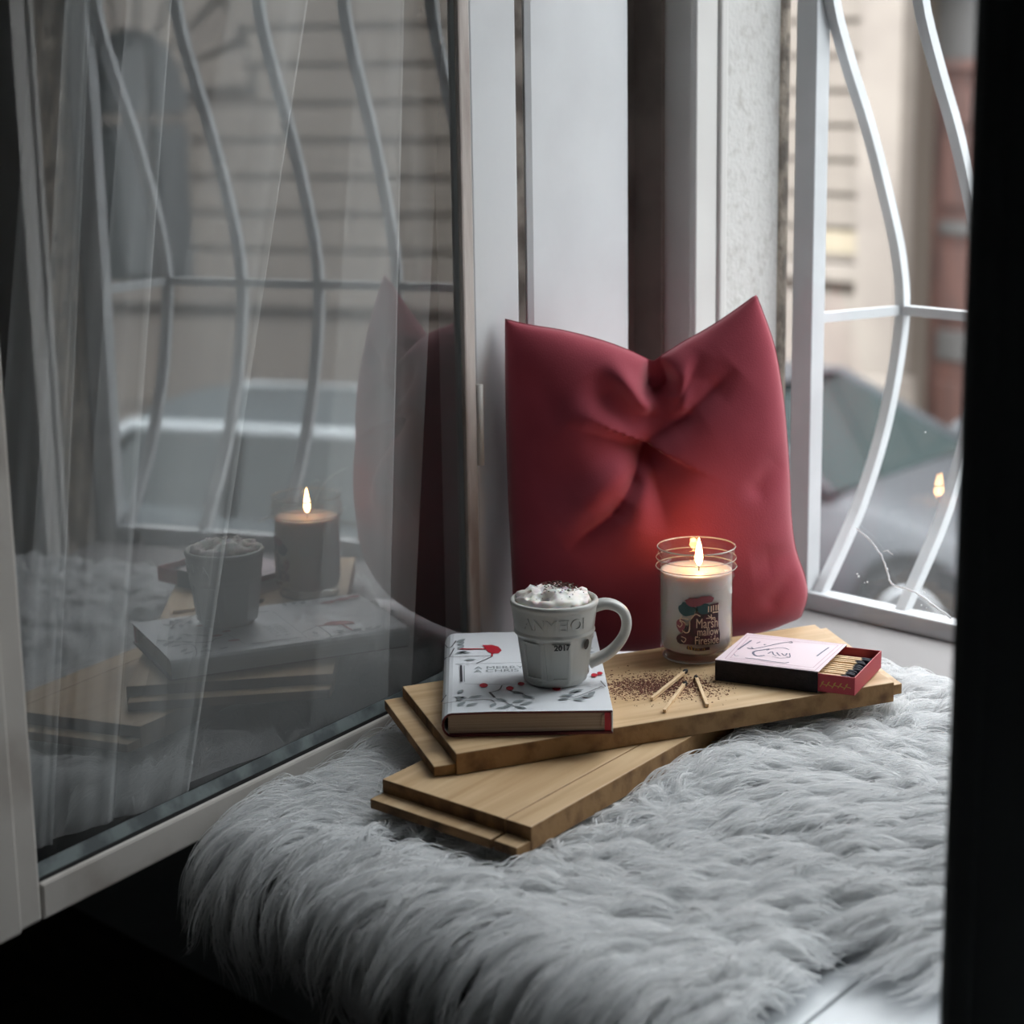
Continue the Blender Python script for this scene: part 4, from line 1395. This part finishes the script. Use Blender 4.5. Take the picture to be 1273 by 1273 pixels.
# ------------------------------------------------------------------ cushion
def linen(name, c1, c2):
    m, N, L = new_mat(name)
    p = N['Principled BSDF']
    p.inputs['Roughness'].default_value = 0.85
    p.inputs['Sheen Weight'].default_value = 0.25
    p.inputs['Sheen Roughness'].default_value = 0.5
    p.inputs['Specular IOR Level'].default_value = 0.2
    tc = N.new('ShaderNodeTexCoord')
    n1 = N.new('ShaderNodeTexNoise')
    n1.inputs['Scale'].default_value = 14
    L.new(tc.outputs['Object'], n1.inputs['Vector'])
    r = N.new('ShaderNodeValToRGB')
    r.color_ramp.elements[0].color = c1
    r.color_ramp.elements[0].position = 0.35
    r.color_ramp.elements[1].color = c2
    r.color_ramp.elements[1].position = 0.7
    L.new(n1.outputs['Fac'], r.inputs['Fac'])
    L.new(r.outputs['Color'], p.inputs['Base Color'])
    wv = N.new('ShaderNodeTexNoise')
    wv.inputs['Scale'].default_value = 650
    L.new(tc.outputs['Object'], wv.inputs['Vector'])
    bp = N.new('ShaderNodeBump')
    bp.inputs['Strength'].default_value = 0.25
    bp.inputs['Distance'].default_value = 0.001
    L.new(wv.outputs['Fac'], bp.inputs['Height'])
    L.new(bp.outputs['Normal'], p.inputs['Normal'])
    return m
M['linen'] = linen('crimson_linen', srgb(154, 60, 74), srgb(164, 67, 81))

def cushion():
    e = thing('cushion', 'crimson red linen cushion pinched at the top, leaning in the window corner', 'cushion', (-1.44, 1.6855, 0.0), CAMR)
    HZ = lambda p: (-0.2125 + (p[0] - 628) * 0.000886, 0.408 - (p[1] - 396) * 0.000905)
    def curve(pts):
        q = catmull([(*HZ(p), 0) for p in pts], 8)
        q = np.array([(p.x, p.y) for p in q])
        s = np.concatenate([[0], np.cumsum(np.hypot(*np.diff(q, axis=0).T))])
        s /= s[-1]
        return lambda t: np.stack([np.interp(t, s, q[:, 0]), np.interp(t, s, q[:, 1])], -1)
    topc = curve([(628, 396), (655, 403), (700, 411), (745, 423), (780, 436), (803, 447), (812, 451), (824, 443), (850, 427), (880, 411), (910, 392), (940, 371)])
    rgt = curve([(1002, 780), (1010, 752), (1006, 725), (994, 690), (988, 650), (985, 600), (980, 540), (974, 490), (962, 430), (940, 371)])
    bot = curve([(634, 806), (700, 815), (800, 818), (900, 808), (960, 795), (1002, 780)])
    lft = curve([(634, 806), (631, 700), (628, 600), (627, 500), (628, 396)])
    n = 150
    t = np.linspace(0, 1, n)
    a, b = np.meshgrid(t, t)                    # a across, b up
    T, Bc, Lc, Rc = topc(a), bot(a), lft(b), rgt(b)
    P00, P10, P01, P11 = bot(np.array(0.)), bot(np.array(1.)), topc(np.array(0.)), topc(np.array(1.))
    A_, B_ = a[..., None], b[..., None]
    XY = (1 - B_) * Bc + B_ * T + (1 - A_) * Lc + A_ * Rc - ((1 - A_) * (1 - B_) * P00 + A_ * (1 - B_) * P10 + (1 - A_) * B_ * P01 + A_ * B_ * P11)
    h, z_ = XY[..., 0], XY[..., 1]
    ea, eb = 4 * a * (1 - a), 4 * b * (1 - b)
    prof_ = np.clip(ea, 0, 1) ** 0.45 * np.clip(eb, 0, 1) ** 0.45
    front = 0.072 * prof_ * (0.8 + 0.35 * (1 - b))
    def seg(p, q, depth, w0, w1=None, sharp=False):
        """valley (positive) or ridge (negative) along a line between two points of the cover"""
        nonlocal front
        (x0, y0), (x1, y1) = HZ(p), HZ(q)
        dx, dy = x1 - x0, y1 - y0
        L2 = dx * dx + dy * dy
        s = np.clip(((h - x0) * dx + (z_ - y0) * dy) / L2, 0, 1)
        d = np.hypot(h - x0 - s * dx, z_ - y0 - s * dy)
        w = w0 + ((w1 or w0) - w0) * s
        fade = np.minimum(1, (1 - s) * 2.2 + 0.05)
        prof2 = np.exp(-(d / w) ** 2) if not sharp else np.exp(-np.sqrt((d / w) ** 2 + 0.02) * 1.3)
        front = front - depth * fade * prof2 * np.clip(prof_ * 1.5, 0, 1)
    seg((800, 548), (801, 546), 0.024, 0.040)                      # pulled-in middle
    seg((813, 452), (822, 492), 0.040, 0.010, 0.016)               # chop at the top edge
    seg((815, 470), (798, 548), 0.018, 0.022)
    seg((797, 556), (775, 610), 0.014, 0.009, 0.010, True)           # long crease to the lower left
    seg((785, 590), (755, 630), 0.013, 0.010, 0.012, True)
    seg((760, 625), (700, 672), 0.016, 0.010, 0.014, True)
    seg((785, 548), (700, 518), 0.010, 0.010, 0.016, True)
    seg((770, 530), (690, 500), -0.008, 0.014, 0.02)
    seg((800, 545), (865, 505), 0.015, 0.014, 0.018, True)
    seg((850, 512), (912, 455), 0.017, 0.016, 0.022, True)
    seg((802, 552), (826, 650), 0.013, 0.011, 0.022, True)
    seg((838, 500), (872, 435), 0.012, 0.010, 0.016, True)
    seg((775, 520), (735, 455), 0.010, 0.014, 0.02)
    seg((800, 500), (752, 440), -0.013, 0.009, 0.014)
    seg((842, 500), (846, 432), -0.012, 0.010, 0.014)
    seg((765, 580), (690, 640), -0.012, 0.018, 0.026)
    seg((800, 580), (770, 690), -0.010, 0.014, 0.03)
    seg((940, 600), (985, 560), 0.006, 0.014, 0.02)
    seg((985, 690), (930, 700), 0.006, 0.012, 0.02)
    seg((960, 745), (1000, 700), 0.005, 0.012)
    seg((660, 470), (700, 520), 0.004, 0.016)
    front += 0.0022 * prof_ * np.sin(38 * h + 21 * z_ + 1) * np.sin(24 * z_ - 17 * h)
    front = np.maximum(front, 0.0008 * (prof_ > 0))
    backv = -0.050 * prof_
    lean = 0.0
    v = np.concatenate([np.stack([h, -front, z_], -1).reshape(-1, 3), np.stack([h, -backv, z_], -1).reshape(-1, 3)])
    f = []
    for j in range(n - 1):
        for i in range(n - 1):
            q = j * n + i
            f.append((q, q + 1, q + n + 1, q + n))
            q2 = q + n * n
            f.append((q2, q2 + n, q2 + n + 1, q2 + 1))
    me = mesh('cover', v, f)
    bm = bmesh.new()
    bm.from_mesh(me)
    bmesh.ops.remove_doubles(bm, verts=bm.verts, dist=0.0002)
    bmesh.ops.recalc_face_normals(bm, faces=bm.faces)
    bm.to_mesh(me)
    bm.free()
    link('cushion_cover', me, M['linen'], e, True)
    # seam along the edge
    ring = np.concatenate([bot(t)[:-1], rgt(t)[:-1], topc(t)[::-1][:-1], lft(t)[::-1]])[::3]
    tube('seam', [(p[0], 0.0, p[1]) for p in ring], 0.0007, M['linen'], e, 6)
cushion()
